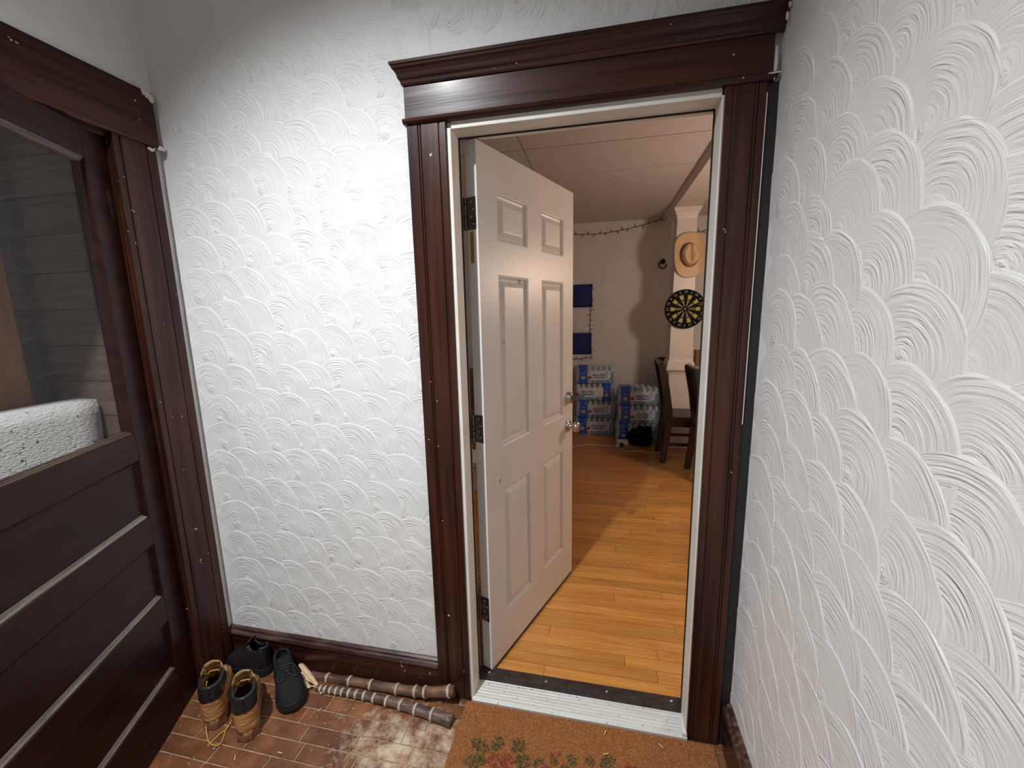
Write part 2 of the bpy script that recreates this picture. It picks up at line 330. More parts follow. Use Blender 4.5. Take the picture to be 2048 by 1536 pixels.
def text_mesh(s, size, mat, name, parent, loc, rot, depth=0.0005):
    cu = bpy.data.curves.new('t', 'FONT'); cu.body = s; cu.size = size; cu.align_x = 'CENTER'; cu.align_y = 'CENTER'; cu.extrude = depth; cu.resolution_u = 2
    t = bpy.data.objects.new('t', cu); COL.objects.link(t)
    me = bpy.data.meshes.new_from_object(t.evaluated_get(bpy.context.evaluated_depsgraph_get())); bpy.data.objects.remove(t); bpy.data.curves.remove(cu)
    me.name = name; me.materials.clear()
    return link(name, me, mat, parent, loc, rot)

# ------------------------------------------------------------------ main measures (metres; plaster of the end wall is y = 0)
XL, XR = -1.246, 0.797                 # side walls of the hall
CLO, CLI, CRI, CRO = -0.2595, -0.1314, 0.6635, 0.7650   # casing legs of the doorway
HH = 2.083                             # underside of the casing head
HALL_TOP, YB = 3.09, -2.35
ROOM_TOP, YF = 2.55, 3.95              # room beyond
FZ = 0.02                              # its floor

# ------------------------------------------------------------------ the hall shell
mb = MB()
mb.box(-2.6, CLI-0.004, 0, 0.12, -0.1, HALL_TOP).box(CRI+0.004, 3.3, 0, 0.12, -0.1, HALL_TOP).box(CLI-0.004, CRI+0.004, 0, 0.12, HH-0.008, HALL_TOP)
wall_back = struct(mb.build('wall_back', 'plaster'), 'white end wall of combed swirl plaster around the open doorway', 'wall')
# left wall with the old door's opening
D2_Y0, D2_Y1, D2_TOP = -0.172, -1.06, 2.10
mb = MB(); X0 = XL-0.13
mb.box(X0, XL, D2_Y0, 0, -0.1, HALL_TOP).box(X0, XL, YB, D2_Y1, -0.1, HALL_TOP).box(X0, XL, D2_Y1, D2_Y0, D2_TOP, HALL_TOP)
wall_left = struct(mb.build('wall_left', 'plaster'), 'white side wall holding the dark half-glazed door', 'wall')
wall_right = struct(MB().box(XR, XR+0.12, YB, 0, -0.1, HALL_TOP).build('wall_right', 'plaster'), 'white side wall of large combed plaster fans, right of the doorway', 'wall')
mb = MB(); WX0, WX1, WZ0, WZ1 = -1.0, -0.05, 0.95, 2.25
mb.box(X0, WX0, YB-0.12, YB, -0.1, HALL_TOP).box(WX1, XR+0.12, YB-0.12, YB, -0.1, HALL_TOP).box(WX0, WX1, YB-0.12, YB, -0.1, WZ0).box(WX0, WX1, YB-0.12, YB, WZ1, HALL_TOP)
wall_front = struct(mb.build('wall_front', 'plaster'), 'plain white wall behind the viewer with an added window', 'wall')
win = struct(MB().box(WX0, WX1, YB-0.065, YB-0.06, WZ0, WZ1).build('added_window_1', 'glass'), 'clear pane of an added, unseen window behind the viewer', 'window')  # unseen window, added to bring cool sky light into the hall
mb = MB()
for a, b_, c, d in ((WX0, WX0+0.05, WZ0, WZ1), (WX1-0.05, WX1, WZ0, WZ1), (WX0, WX1, WZ0, WZ0+0.05), (WX0, WX1, WZ1-0.05, WZ1), (WX0, WX1, 1.58, 1.62)): mb.box(a, b_, YB-0.09, YB-0.03, c, d)
mb.build('added_window_frame', 'wood_v', win)
struct(MB().box(X0, XR+0.12, YB-0.12, 0.0, HALL_TOP, HALL_TOP+0.1).build('ceiling', 'plaster'), 'smooth white hall ceiling', 'ceiling')
# hall lamp body (the spot shines out of it)
hl = empty('ceiling_light', (HALL_LAMP.x, HALL_LAMP.y, HALL_TOP)); tag(hl, 'small round ceiling downlight in the hall', 'lamp')
MB().lathe([(0.075, 0), (0.085, -0.01), (0.085, -0.02), (0.07, -0.02), (0.06, -0.01), (0.0, -0.008)], 24).build('housing', 'cap', hl, smooth=True)

# combed plaster swirls: shallow overlapping discs, the lower and the left one lie on top
def swirl_mesh(name, mat, n, seed):
    rw = random.Random(seed); ph = [rw.uniform(0, 6.28) for _ in range(3)]
    rad = [1+0.035*math.sin(2*a+ph[0])+0.022*math.sin(3*a+ph[1])+0.012*math.sin(7*a+ph[2]) for a in (2*math.pi*k/n for k in range(n))]
    v = [(rad[k]*math.cos(2*math.pi*k/n), 0.012, rad[k]*math.sin(2*math.pi*k/n)) for k in range(n)]+[(0.955*rad[k]*math.cos(2*math.pi*k/n), 0.0, 0.955*rad[k]*math.sin(2*math.pi*k/n)) for k in range(n)]
    me = bpy.data.meshes.new(name); me.from_pydata(v, [], [(k, (k+1) % n, n+(k+1) % n, n+k) for k in range(n)]+[tuple(range(n, 2*n))]); me.materials.append(M[mat])
    bm = bmesh.new(); bm.from_mesh(me); bmesh.ops.recalc_face_normals(bm, faces=bm.faces); bm.to_mesh(me); bm.free()
    return me
sw = [swirl_mesh('plaster_swirl', 'swirl', 24, q) for q in range(6)]; swb = [swirl_mesh('plaster_swirl', 'swirl_big', 34, q+9) for q in range(6)]
def put_swirl(me, parent, loc, rz, r):
    o = bpy.data.objects.new('plaster_swirl', random.choice(me)); COL.objects.link(o); o.parent = parent
    o.location = loc; o.rotation_euler = (0.013+random.uniform(-.004, .004), 0, rz-0.009+random.uniform(-.004, .004)); o.scale = (r, r, r)
rs = random.Random(3)
for j in range(19):
    z = 2.315-0.1175*j
    shift = rs.uniform(-.03, .03)
    for i in range(9):
        x = -1.155+0.1115*i+shift+rs.uniform(-.014, .014)
        if x > CLI-0.06: continue
        r = 0.108+rs.uniform(-.008, .012)
        if x-r < XL-0.035: x = XL-0.035+r
        put_swirl(sw, wall_back, (x, -0.001, z+0.012*i*0.3+rs.uniform(-.012, .012)-0.04), 0, r)
for i in range(11):
    x = -0.22+0.105*i+rs.uniform(-.02, .02)
    put_swirl(sw, wall_back, (min(x, XR-0.09), -0.001, 2.42-0.014*i+rs.uniform(-.02, .02)), 0, 0.085+rs.uniform(-.01, .01))
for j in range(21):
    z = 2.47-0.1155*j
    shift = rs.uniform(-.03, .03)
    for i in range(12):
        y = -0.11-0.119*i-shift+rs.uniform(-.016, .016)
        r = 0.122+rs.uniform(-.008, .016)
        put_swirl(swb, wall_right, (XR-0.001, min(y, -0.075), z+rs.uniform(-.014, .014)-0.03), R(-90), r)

# ------------------------------------------------------------------ hall floor of bricks
floor = struct(MB().box(X0, XR+0.12, YB-0.12, 0.0, -0.1, -0.004).build('floor', 'mortar'), 'worn brown brick floor of the hall', 'floor')
bl, bw = 0.2085, 0.061
bk = MB(); bk.box(-bl/2+.0022, bl/2-.0022, -bw/2+.0022, bw/2-.0022, -0.02, 0)
bme = bpy.data.meshes.new('brick'); 
bm = bmesh.new(); tmp = bpy.data.meshes.new('t'); tmp.from_pydata(bk.v, [], bk.f); bm.from_mesh(tmp)
bmesh.ops.recalc_face_normals(bm, faces=bm.faces)
bmesh.ops.bevel(bm, geom=[e for e in bm.edges if all(v.co.z > -0.01 for v in e.verts)], offset=0.002, segments=1, affect='EDGES'); bm.to_mesh(bme); bm.free(); bme.materials.append(M['brick'])
offs = {0: -0.741, 1: -0.689, 2: -0.66, 4: -0.75}
for k in range(-3, 25):
    yc = -0.165-bw*(k+0.5)
    x = offs.get(k, -0.70+rs.uniform(-.1, .1))
    while x > XL+0.02: x -= bl
    while x < XR+0.05:
        o = bpy.data.objects.new('brick', bme); COL.objects.link(o); o.parent = floor
        xs, xe = max(x, XL-0.06), min(x+bl, XR+0.05)
        o.location = ((xs+xe)/2, yc, rs.uniform(-.0008, .0008)); o.scale = ((xe-xs)/bl, 1, 1); o.rotation_euler = (rs.uniform(-.004, .004), rs.uniform(-.003, .003), rs.uniform(-.004, .004))
        x += bl

# ------------------------------------------------------------------ doorway casing
tr = empty('trim_1', (0.25, 0, 0)); struct(tr, 'dark varnished wooden casing around the open doorway', 'door casing')
def rel(o, p):
    o.parent = p; o.location = Vector(o.location)-Vector(p.location) if p.rotation_euler.z == 0 else o.location; return o
def leg_profile(x0, bands, t=0.021, g=0.004):
    """front outline with narrow grooves; bands = list of (width, is_groove)"""
    pts = [(x0, 0)]; x = x0
    for wd, gr in bands:
        y = -(t-g) if gr else -t
        pts += [(x, y), (x+wd, y)]; x += wd
    pts.append((x, 0)); return pts
W_ = CLI-CLO
rel(MB().extrude(leg_profile(CLO, [(0.036, 0), (0.003, 1), (0.005, 0), (0.003, 1), (W_-0.071, 0), (0.004, 1), (0.020, 0)]), 2, 0, HH).build('casing_leg', 'wood_v', bevel=0.0012), tr)
W2 = CRO-CRI
rel(MB().extrude(leg_profile(CRI, [(0.020, 0), (0.004, 1), (W2-0.053, 0), (0.003, 1), (0.005, 0), (0.003, 1), (0.018, 0)]), 2, 0, HH).build('casing_leg', 'wood_v', bevel=0.0012), tr)
rel(MB().box(CLO-0.002, XR-0.022, -0.024, 0, HH+0.014, 2.200).build('head_board', 'wood_x', bevel=0.0015), tr)
bp_ = [(0, HH-0.002), (-0.026, HH-0.002), (-0.033, HH+0.004), (-0.034, HH+0.009), (-0.030, HH+0.014), (0, HH+0.014)]
rel(MB().extrude(bp_, 0, CLO-0.008, XR-0.012).build('head_bead', 'wood_x', smooth=False), tr)
def crown(x0, x1, prof, back=0.0):
    mb = MB(); n = len(prof)
    v = [(x0-o, -0.024-o, z) for o, z in prof]+[(x1, -0.024-o, z) for o, z in prof]
    v += [(x0-o, back, z) for o, z in prof]
    f = [(i, i+1, n+i+1, n+i) for i in range(n-1)]+[(i, 2*n+i, 2*n+i+1, i+1) for i in range(n-1)]
    f += [(n-1, 2*n+n-1, 2*n+n-1)][:0]
    mb.add(v, f)
    mb.add([(x0-prof[-1][0], -0.024-prof[-1][0], prof[-1][1]), (x1, -0.024-prof[-1][0], prof[-1][1]), (x1, back, prof[-1][1]), (x0-prof[-1][0], back, prof[-1][1])], [(0, 1, 2, 3)])
    return mb
cp = [(0.0, 2.188), (0.004, 2.189), (0.007, 2.194), (0.008, 2.2), (0.0095, 2.203), (0.013, 2.206), (0.0145, 2.211), (0.016, 2.218), (0.021, 2.226), (0.026, 2.231), (0.027, 2.236), (0.031, 2.239), (0.032, 2.246)]
rel(crown(CLO, XR-0.003, cp).build('crown_moulding', 'wood_x', smooth=False), tr)
rel(MB().box(CRO+0.001, XR, -0.014, 0.0, 0.0, HH-0.004).build('corner_gap', 'rubber'), tr)
rel(MB().box(CRO+0.0005, CRO+0.0025, -0.021, -0.012, 1.15, HH-0.03).build('caulk_line', 'smear'), tr)
# little plaster smears where the trim meets the corner
for (x, z, sx, sz) in ((XR-0.012, 2.203, .003, .012), (XR-0.008, 2.228, .003, .008), (XR-0.018, 2.12, .004, .05), (XR-0.020, HH+0.008, .018, .002)):
    mb = MB(); pts = [(x+sx*math.cos(a)*(0.7+0.4*rs.random()), z+sz*math.sin(a)*(0.7+0.4*rs.random())) for a in (k*math.pi/5 for k in range(10))]
    yy = -0.026 if z < 2.19 and z > 2.1 else -0.06
    if z < 2.1: yy = -0.035
    rel(mb.extrude([(p[0], p[1]) for p in pts], 1, yy, yy-0.002).build('plaster_smear', 'smear'), tr)

# white frame inside the casing
fr = empty('trim_3', (0.25, 0.05, 0)); struct(fr, 'cream painted door frame inside the dark casing', 'door frame')
JL, JR, JT = -0.1175, 0.659, 2.060
rel(MB().box(CLI-0.002, JL, -0.012, 0.060, 0.0, JT+0.004).build('jamb', 'frame_white', bevel=0.002), fr)
rel(MB().box(CLI-0.004, CLI+0.001, 0.060, 0.122, 0.0, JT+0.02).build('jamb_rabbet', 'frame_white'), fr)
rel(MB().box(JR, CRI+0.004, -0.012, 0.060, 0.0, JT+0.004).build('jamb', 'frame_white', bevel=0.002), fr)
rel(MB().box(JR+0.012, CRI+0.012, 0.060, 0.122, 0.0, JT+0.02).build('jamb_rabbet', 'frame_white'), fr)
rel(MB().box(JL, JR, -0.010, 0.060, JT, HH+0.002).build('frame_head', 'frame_white', bevel=0.0015), fr)
rel(MB().box(CLI-0.002, CRI+0.01, 0.062, 0.122, JT+0.013, HH+0.002).build('head_rabbet', 'frame_white'), fr)
rel(MB().box(JL-0.005, JL+0.0035, 0.0602, 0.066, 0.03, JT).build('weatherstrip', 'rubber'), fr)
rel(MB().box(JR-0.0035, JR+0.008, 0.0602, 0.066, 0.03, JT).build('weatherstrip', 'rubber'), fr)
rel(MB().box(JL, JR, 0.0602, 0.066, JT-0.0035, JT+0.01).build('weatherstrip', 'rubber'), fr)
# inner casing on the far side of the wall
rel(MB().box(CLI-0.09, CLI-0.004, 0.12, 0.138, 0.02, 2.16).build('inner_casing', 'inner_trim'), fr)
rel(MB().box(CRI+0.012, CRI+0.1, 0.12, 0.138, 0.02, 2.16).build('inner_casing', 'inner_trim'), fr)
rel(MB().box(CLI-0.004, CRI+0.012, 0.12, 0.138, JT+0.018, 2.16).build('inner_casing', 'inner_trim'), fr)

# threshold
th = empty('door_threshold', (0.27, 0, 0)); tag(th, 'scuffed ribbed aluminium threshold with a dark strip across the doorway', 'threshold')
pr = [(-0.024, -0.002), (-0.0245, 0.009), (-0.021, 0.012), (-0.019, 0.0125), (-0.017, 0.0105)]
y = -0.012
for k in range(6):
    pr += [(y, 0.0125+0.0011*k), (y+0.002, 0.0132+0.0011*k), (y+0.009, 0.0135+0.0011*k), (y+0.0105, 0.0128+0.0011*k)]; y += 0.0118
pr += [(0.062, 0.021), (0.062, -0.002)]
rel(MB().extrude(pr, 0, CLI+0.008, CRI+0.002).build('sill', 'alu'), th)
dkp = [(0.060, 0.0), (0.060, 0.024), (0.064, 0.030), (0.070, 0.031), (0.072, 0.034), (0.080, 0.0365), (0.108, 0.0365), (0.116, 0.030), (0.120, 0.0)]
st = rel(MB().extrude(dkp, 0, JL-0.005, JR+0.006).build('strip', 'strip'), th)
for (px, py) in ((978, 1344), (1092, 1363), (1213, 1382), (1342, 1401)):
    p = pix(px, py, 2, 0.037); o = MB().lathe([(0.0055, -0.001), (0.0055, 0.0006), (0.004, 0.0014), (0.0, 0.0016)], 12, (p.x, max(min(p.y, 0.104), 0.085), 0.0362)).build('screw', 'screw', smooth=True); rel(o, th)
mb = MB(); mb.extrude([(CRI-0.016, -0.022), (CRI+0.002, -0.023), (CRI+0.001, 0.05), (CRI-0.006, 0.05), (CRI-0.012, 0.01)], 2, 0.012, 0.028); rel(mb.build('filler', 'frame_white', bevel=0.003), th)

# ------------------------------------------------------------------ the white six-panel door, open into the room
HX, HY, DZ, DA, DW, DH = -0.0705, 0.0942, 0.0395, 1.2095, 0.7834, 2.028
door = empty('door_1', (HX, HY, DZ), (0, 0, DA)); struct(door, 'white six-panel door standing open into the room beyond', 'door')
S_ = [0, 0.115, 0.3365, 0.4535, 0.676, DW]; Z_ = [0, 0.187, 0.753, 0.931, 1.596, 1.715, 1.89, DH]
PAN = [(a, b) for a in ((1, 2), (3, 4)) for b in ((1, 2), (3, 4), (5, 6))]
mb = MB()
for i in range(5):
    for j in range(7):
        if ((i, i+1), (j, j+1)) in PAN: continue
        x0, x1, z0, z1 = S_[i], S_[i+1], Z_[j], Z_[j+1]
        mb.add([(x0, 0, z0), (x1, 0, z0), (x1, 0, z1), (x0, 0, z1)], [(0, 1, 2, 3)])
for (a, b) in PAN:
    x0, x1, z0, z1 = S_[a[0]], S_[a[1]], Z_[b[0]], Z_[b[1]]
    rings = []
    for ins, dep in ((0, 0), (0.002, 0.0015), (0.004, 0.0010), (0.007, 0.0015), (0.011, 0.0100), (0.018, 0.0115)):
        rings.append([(x0+ins, dep, z0+ins), (x1-ins, dep, z0+ins), (x1-ins, dep, z1-ins), (x0+ins, dep, z1-ins)])
    mb.loft(rings, True, False)
    mb.add(rings[-1], [(0, 1, 2, 3)])
T = 0.044
mb.add([(0, 0, 0), (0, T, 0), (0, T, DH), (0, 0, DH), (DW, 0, 0), (DW, T, 0), (DW, T, DH), (DW, 0, DH)], [(0, 1, 2, 3), (4, 7, 6, 5), (1, 5, 6, 2), (0, 4, 5, 1), (3, 2, 6, 7)])
mb.build('slab', 'door_white', door)
for (a, b) in PAN:
    x0, x1, z0, z1 = S_[a[0]]+.019, S_[a[1]]-.019, Z_[b[0]]+.019, Z_[b[1]]-.019
    rings = [[(x0+i, d, z0+i), (x1-i, d, z0+i), (x1-i, d, z1-i), (x0+i, d, z1-i)] for i, d in ((0, 0.0114), (0.003, 0.0100), (0.020, 0.0014), (0.024, 0.0004))]
    m_ = MB(); m_.loft(rings, True, False); m_.add(rings[-1], [(0, 1, 2, 3)]); m_.build('panel', 'door_white', door)
def hinge(parent, z0, h=0.106):
    hg = MB().box(-0.0022, 0.0, 0.006, T+0.002, z0, z0+h).build('hinge', 'hinge', parent)
    for q in range(5):
        MB().lathe([(0.0062, 0.0006), (0.0068, 0.0014), (0.0068, h/5-0.0014), (0.0062, h/5-0.0006)], 10, (-0.004, T+0.007, z0+q*h/5)).build('knuckle', 'hinge', hg, smooth=False)
    for (yy, zz) in ((0.018, 0.17), (0.027, 0.40), (0.016, 0.62), (0.026, 0.85)):
        MB().lathe([(0.0038, 0), (0.003, 0.0016), (0, 0.0009)], 8, (-0.0022, yy, z0+h*zz), (-1, 0, 0)).build('screw', 'screw', hg)
for z in (1.782, 1.015, 0.258): hinge(door, z-DZ)
MB().box(-0.0016, 0.0, 0.020, 0.034, 1.63, 1.735).build('foil_label', 'brass', door)
kn = MB().lathe([(0.0335, 0), (0.0335, 0.003), (0.030, 0.0075), (0.019, 0.010), (0.0125, 0.013), (0.0115, 0.030), (0.015, 0.034), (0.0255, 0.042), (0.0285, 0.052), (0.0275, 0.060), (0.021, 0.066), (0.0125, 0.0685), (0.0, 0.0695)], 26, (0.722, 0, 0.868), (0, -1, 0)).build('door_knob', 'nickel', door, smooth=True)
MB().lathe([(0.0062, 0.0690), (0.0062, 0.0705), (0, 0.0705)], 12, (0.722, 0, 0.868), (0, -1, 0)).build('keyhole', 'hinge', kn)
db = MB().lathe([(0.033, 0), (0.033, 0.004), (0.0245, 0.026), (0.0225, 0.0275), (0.0, 0.0278)], 26, (0.722, 0, 1.018), (0, -1, 0)).build('deadbolt', 'nickel', door)
MB().lathe([(0.010, 0.0275), (0.010, 0.029), (0, 0.029)], 14, (0.722, 0, 1.018), (0, -1, 0)).build('keyhole', 'hinge', db)
MB().box(0.0, DW, 0.004, T-0.004, -0.016, 0.0).build('door_sweep', 'rubber', door)

# ------------------------------------------------------------------ old half-glazed door on the left, ajar into the hall
t2 = empty('trim_2', (XL, -0.6, 0)); struct(t2, 'dark wooden casing of the old half-glazed door', 'door casing')
def leg_y(y0, y1):
    s = 1 if y1 > y0 else -1
    w0 = abs(y1-y0); out = [(XL, y0)]
    for a, b, g in ((0, .02, 0), (.02, .024, 1), (.024, w0-.035, 0), (w0-.035, w0-.032, 1), (w0-.032, w0, 0)):
        d = 0.018 if g else 0.022
        out += [(XL+d, y0+s*a), (XL+d, y0+s*b)]
    return out+[(XL, y1)]
rel(MB().extrude(leg_y(D2_Y0, -0.033), 2, 0, 2.105).build('casing_leg', 'wood_v', bevel=0.0012), t2)
rel(MB().extrude(leg_y(D2_Y1, D2_Y1-0.14), 2, 0, 2.105).build('casing_leg', 'wood_v', bevel=0.0012), t2)
rel(MB().box(XL, XL+0.025, D2_Y1-0.15, -0.020, 2.118, 2.285).build('head_board', 'wood_y', bevel=0.0015), t2)
rel(MB().extrude([(XL, 2.103), (XL+.028, 2.103), (XL+.034, 2.108), (XL+.034, 2.114), (XL+.030, 2.119), (XL, 2.119)], 1, -1.22, -0.012).build('head_bead', 'wood_y'), t2)
rel(MB().box(XL-0.13, XL+0.002, D2_Y0-0.001, D2_Y0+0.02, 0, 2.10).build('jamb', 'wood_v'), t2)
rel(MB().box(XL-0.13, XL+0.002, D2_Y1-0.02, D2_Y1+0.001, 0, 2.10).build('jamb', 'wood_v'), t2)
rel(MB().box(XL-0.13, XL+0.002, D2_Y1, D2_Y0, 2.088, 2.108).build('jamb_head', 'wood_y'), t2)
sm = [(-0.058, 2.288), (-0.022, 2.280), (-0.016, 2.262), (-0.024, 2.252), (-0.032, 2.255), (-0.037, 2.266), (-0.043, 2.262), (-0.047, 2.270), (-0.053, 2.266)]
rel(MB().extrude([(y, z) for y, z in sm], 0, XL+0.025, XL+0.0275).build('plaster_smear', 'smear'), t2)
rel(MB().extrude([(-0.066, 2.092), (-0.05, 2.085), (-0.038, 2.092), (-0.036, 2.103), (-0.046, 2.096), (-0.056, 2.099)], 0, XL+0.022, XL+0.025).build('plaster_smear', 'smear'), t2)
rel(MB().extrude([(-0.034, 2.096), (-0.010, 2.098), (-0.008, 2.110), (-0.028, 2.112)], 0, XL+0.030, XL+0.037).build('plaster_smear', 'smear'), t2)
# leaf: local x runs from the hinge side out into the hall, local +y faces the viewer
H2 = Vector((-1.258, -0.171, 0.010)); ANG2 = math.atan2(-0.295, 0.131)
d2 = empty('door_2', H2, (0, 0, ANG2)); struct(d2, 'old dark brown half-glazed wooden door standing ajar at the left', 'door')
DW2, DT2, TOP2 = 0.865, 0.040, 2.075
SL, SR = 0.105, DW2-0.105
def b2(name, x0, x1, z0, z1, y0=-DT2, y1=0.0, m='door_wood', par=None, bev=0.0015): return MB().box(x0, x1, y0, y1, z0, z1).build(name, m, par or d2, bevel=bev)
b2('stile', 0, SL, 0, TOP2); b2('stile', SR, DW2, 0, TOP2)
ZR = [(0, 0.180), (0.382, 0.480), (0.692, 0.795), (1.008, 1.100), (1.985, TOP2)]
for z0, z1 in ZR: b2('rail', SL, SR, z0, z1)
for z0, z1 in ((0.180, 0.382), (0.480, 0.692), (0.795, 1.008)):
    pn = b2('panel', SL, SR, z0, z1, -0.026, -0.014, bev=0)
    # stepped sticking around the panel, bottom ledge coloured paler as if catching the lamp
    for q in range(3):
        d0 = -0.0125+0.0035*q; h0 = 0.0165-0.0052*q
        MB().box(SL, SR, -0.014, d0, z0, z0+h0).build('bottom_bead', 'bead_lit', pn, bevel=0.0008)
    MB().extrude([(-0.014, z1), (-0.014, z1-0.014), (-0.004, z1-0.004), (-0.002, z1)], 0, SL, SR).build('top_bead', 'door_wood', pn)
    for x0, x1 in ((SL, SL+0.014), (SR, SR-0.014)):
        MB().extrude([(x0, -0.002), (x0, -0.014), (x1, -0.014)], 2, z0, z1).build('side_bead', 'door_wood', pn)
gl = MB().box(SL+0.012, SR-0.012, -0.022, -0.018, 1.108, 1.978).build('glass_pane', 'glass', d2)
for q in range(3):
    MB().box(SL, SR, -0.018, -0.0125+0.0035*q, 1.100, 1.1165-0.0052*q).build('bottom_bead', 'bead', d2, bevel=0.0016)
MB().extrude([(-0.018, 1.985), (-0.018, 1.965), (-0.010, 1.970), (-0.002, 1.985)], 0, SL, SR).build('top_bead', 'bead', d2)
for x0, x1 in ((SL, SL+0.028), (SR, SR-0.028)):
    s = 1 if x1 > x0 else -1
    MB().extrude([(x0, -0.001), (x0, -0.018), (x1, -0.018), (x0+s*.016, -0.012), (x0+s*.006, -0.010)], 2, 1.100, 1.985).build('side_bead', 'door_wood', d2)
for z in (0.22, 1.02, 1.82):
    hg = MB().box(-0.003, 0.030, -0.0005, 0.0015, z, z+0.09).build('hinge', 'hinge', d2)
    for q in range(3): MB().lathe([(0.006, 0.001), (0.0068, 0.003), (0.0068, 0.027), (0.006, 0.029)], 10, (-0.006, 0.004, z+0.03*q)).build('knuckle', 'hinge', hg)
    MB().lathe([(0.003, 0), (0.006, 0.004), (0.003, 0.010), (0, 0.011)], 10, (-0.006, 0.004, z+0.09)).build('finial', 'nickel', hg)

# ------------------------------------------------------------------ baseboards
def board_prof(t): return [(0, 0), (t, 0), (t, 0.118), (0, 0.118)]
def cap_prof(t): return [(0, 0.118), (t+0.004, 0.118), (t+0.0075, 0.123), (t+0.008, 0.130), (t+0.005, 0.137), (t+0.001, 0.1385), (t-0.002, 0.141), (t-0.0045, 0.148), (t-0.012, 0.1535), (0, 0.1535)]
bb = empty('baseboard_back', (-0.75, 0, 0)); struct(bb, 'dark wooden baseboard behind the shoes and canes', 'baseboard')
rel(MB().extrude([(-a, z) for a, z in board_prof(0.018)], 0, XL, CLO).build('board', 'wood_x', bevel=0.001), bb)
rel(MB().extrude([(-a, z) for a, z in cap_prof(0.018)], 0, XL, CLO).build('cap_moulding', 'wood_worn'), bb)
rel(MB().lathe([(0.0055, 0), (0.0045, 0.002), (0, 0.0022)], 9, (-0.405, -0.018, 0.082), (0, -1, 0)).build('chipped_spot', simple('bare_wood_chip', (0.22, 0.065, 0.03), 0.7)), bb)
br = empty('baseboard_right', (XR, -1, 0)); struct(br, 'dark wooden baseboard along the right wall', 'baseboard')
rel(MB().extrude([(XR-a, z+0.03 if z else 0) for a, z in board_prof(0.020)], 1, YB, -0.028).build('board', 'wood_y', bevel=0.001), br)
rel(MB().extrude([(XR-a, z+0.03) for a, z in cap_prof(0.020)], 1, YB, -0.028).build('cap_moulding', 'wood_worn'), br)
bf = empty('baseboard_left', (XL, -1.8, 0)); struct(bf, 'dark wooden baseboard of the side wall behind the old door', 'baseboard')
rel(MB().extrude([(XL+a, z) for a, z in board_prof(0.018)], 1, YB, D2_Y1-0.14).build('board', 'wood_y'), bf)

# ------------------------------------------------------------------ outside the old door: a dim porch
po = struct(MB().box(-2.62, -2.5, -2.6, 0.0, -0.1, 2.6).build('wall_porch', 'dark_gap'), 'weathered brown plank wall of the porch seen through the old door glass', 'wall')
for k in range(18):
    MB().box(-2.5, -2.483+rs.uniform(-.003, .003), -2.6, 0.0, 0.145*k-0.05, 0.145*k+0.091).build('plank', 'porch_plank', po)
pe = struct(MB().box(-2.5, X0, -0.03, -0.001, -0.1, 3.0).build('wall_porch_end', 'dark_gap'), 'grey brown plank end wall of the porch behind the glass of the old door', 'wall')
for k in range(21):
    MB().box(-2.483, X0-0.002, -0.05+rs.uniform(-.002, .002), -0.03, 0.145*k-0.05, 0.145*k+0.092).build('plank', 'porch_plank_end', pe)
struct(MB().box(-2.62, X0, -2.6, 0, -0.15, -0.1).build('floor_porch', 'porch_floor'), 'dark porch floor outside the old door', 'floor')
mb = MB(); PX = -1.66
pts = []
ny, nz = 26, 22; y0, y1, z0, z1 = -2.0, -0.075, -0.1, 1.182
def jit(y, z): return 0.005*noise.noise(Vector((y*14, z*22, 3.1)))
v = [(PX+jit(y0+(y1-y0)*i/ny, z0+(z1-z0)*j/nz), y0+(y1-y0)*i/ny+(0.012*noise.noise(Vector((j*1.7, 2, 5))) if i == ny else 0), z0+(z1-z0)*j/nz+(0.006*noise.noise(Vector((i*.9, 7, 1))) if j == nz else 0)) for i in range(ny+1) for j in range(nz+1)]
f = [(i*(nz+1)+j, (i+1)*(nz+1)+j, (i+1)*(nz+1)+j+1, i*(nz+1)+j+1) for i in range(ny) for j in range(nz)]
o = mb.add(v, f).build('wall_parapet', 'rough_white', smooth=True); md = o.modifiers.new('t', 'SOLIDIFY'); md.thickness = 0.12; md.offset = 1 if o.data.polygons[0].normal.x < 0 else -1
struct(o, 'rough pitted white parapet behind the glass of the old door', 'wall')
tag(MB().box(-1.98, -1.90, -0.36, -0.135, -0.1, 2.6).build('porch_post', 'porch_post', bevel=0.004), 'orange brown wooden post seen through the old door glass', 'post')

# ------------------------------------------------------------------ the room beyond
RX1 = 3.2
fi = struct(MB().box(-2.6, RX1, 0.12, YF, -0.1, FZ-0.006).build('floor_inner', 'dark_gap'), 'honey coloured strip wood floor of the room beyond', 'floor')
BWID = 0.0572
def board(x0, x1, y0, z): return [(x, y, zz) for x in (x0, x1) for y in (y0, y0+BWID-0.0018) for zz in (FZ-0.012, z)]
BF = [(0, 1, 3, 2), (4, 6, 7, 5), (0, 4, 5, 1), (2, 3, 7, 6), (1, 5, 7, 3)]
far = MB(); nb = 0; ub = MB().box(-0.5, 0.5, 0.0, BWID-0.0018, -0.012, 0)
ume = bpy.data.meshes.new('floorboard'); ume.from_pydata(ub.v, [], ub.f)
bm = bmesh.new(); bm.from_mesh(ume); bmesh.ops.recalc_face_normals(bm, faces=bm.faces); bm.to_mesh(ume); bm.free(); ume.materials.append(M['oak'])
y = 0.1205; row = 0
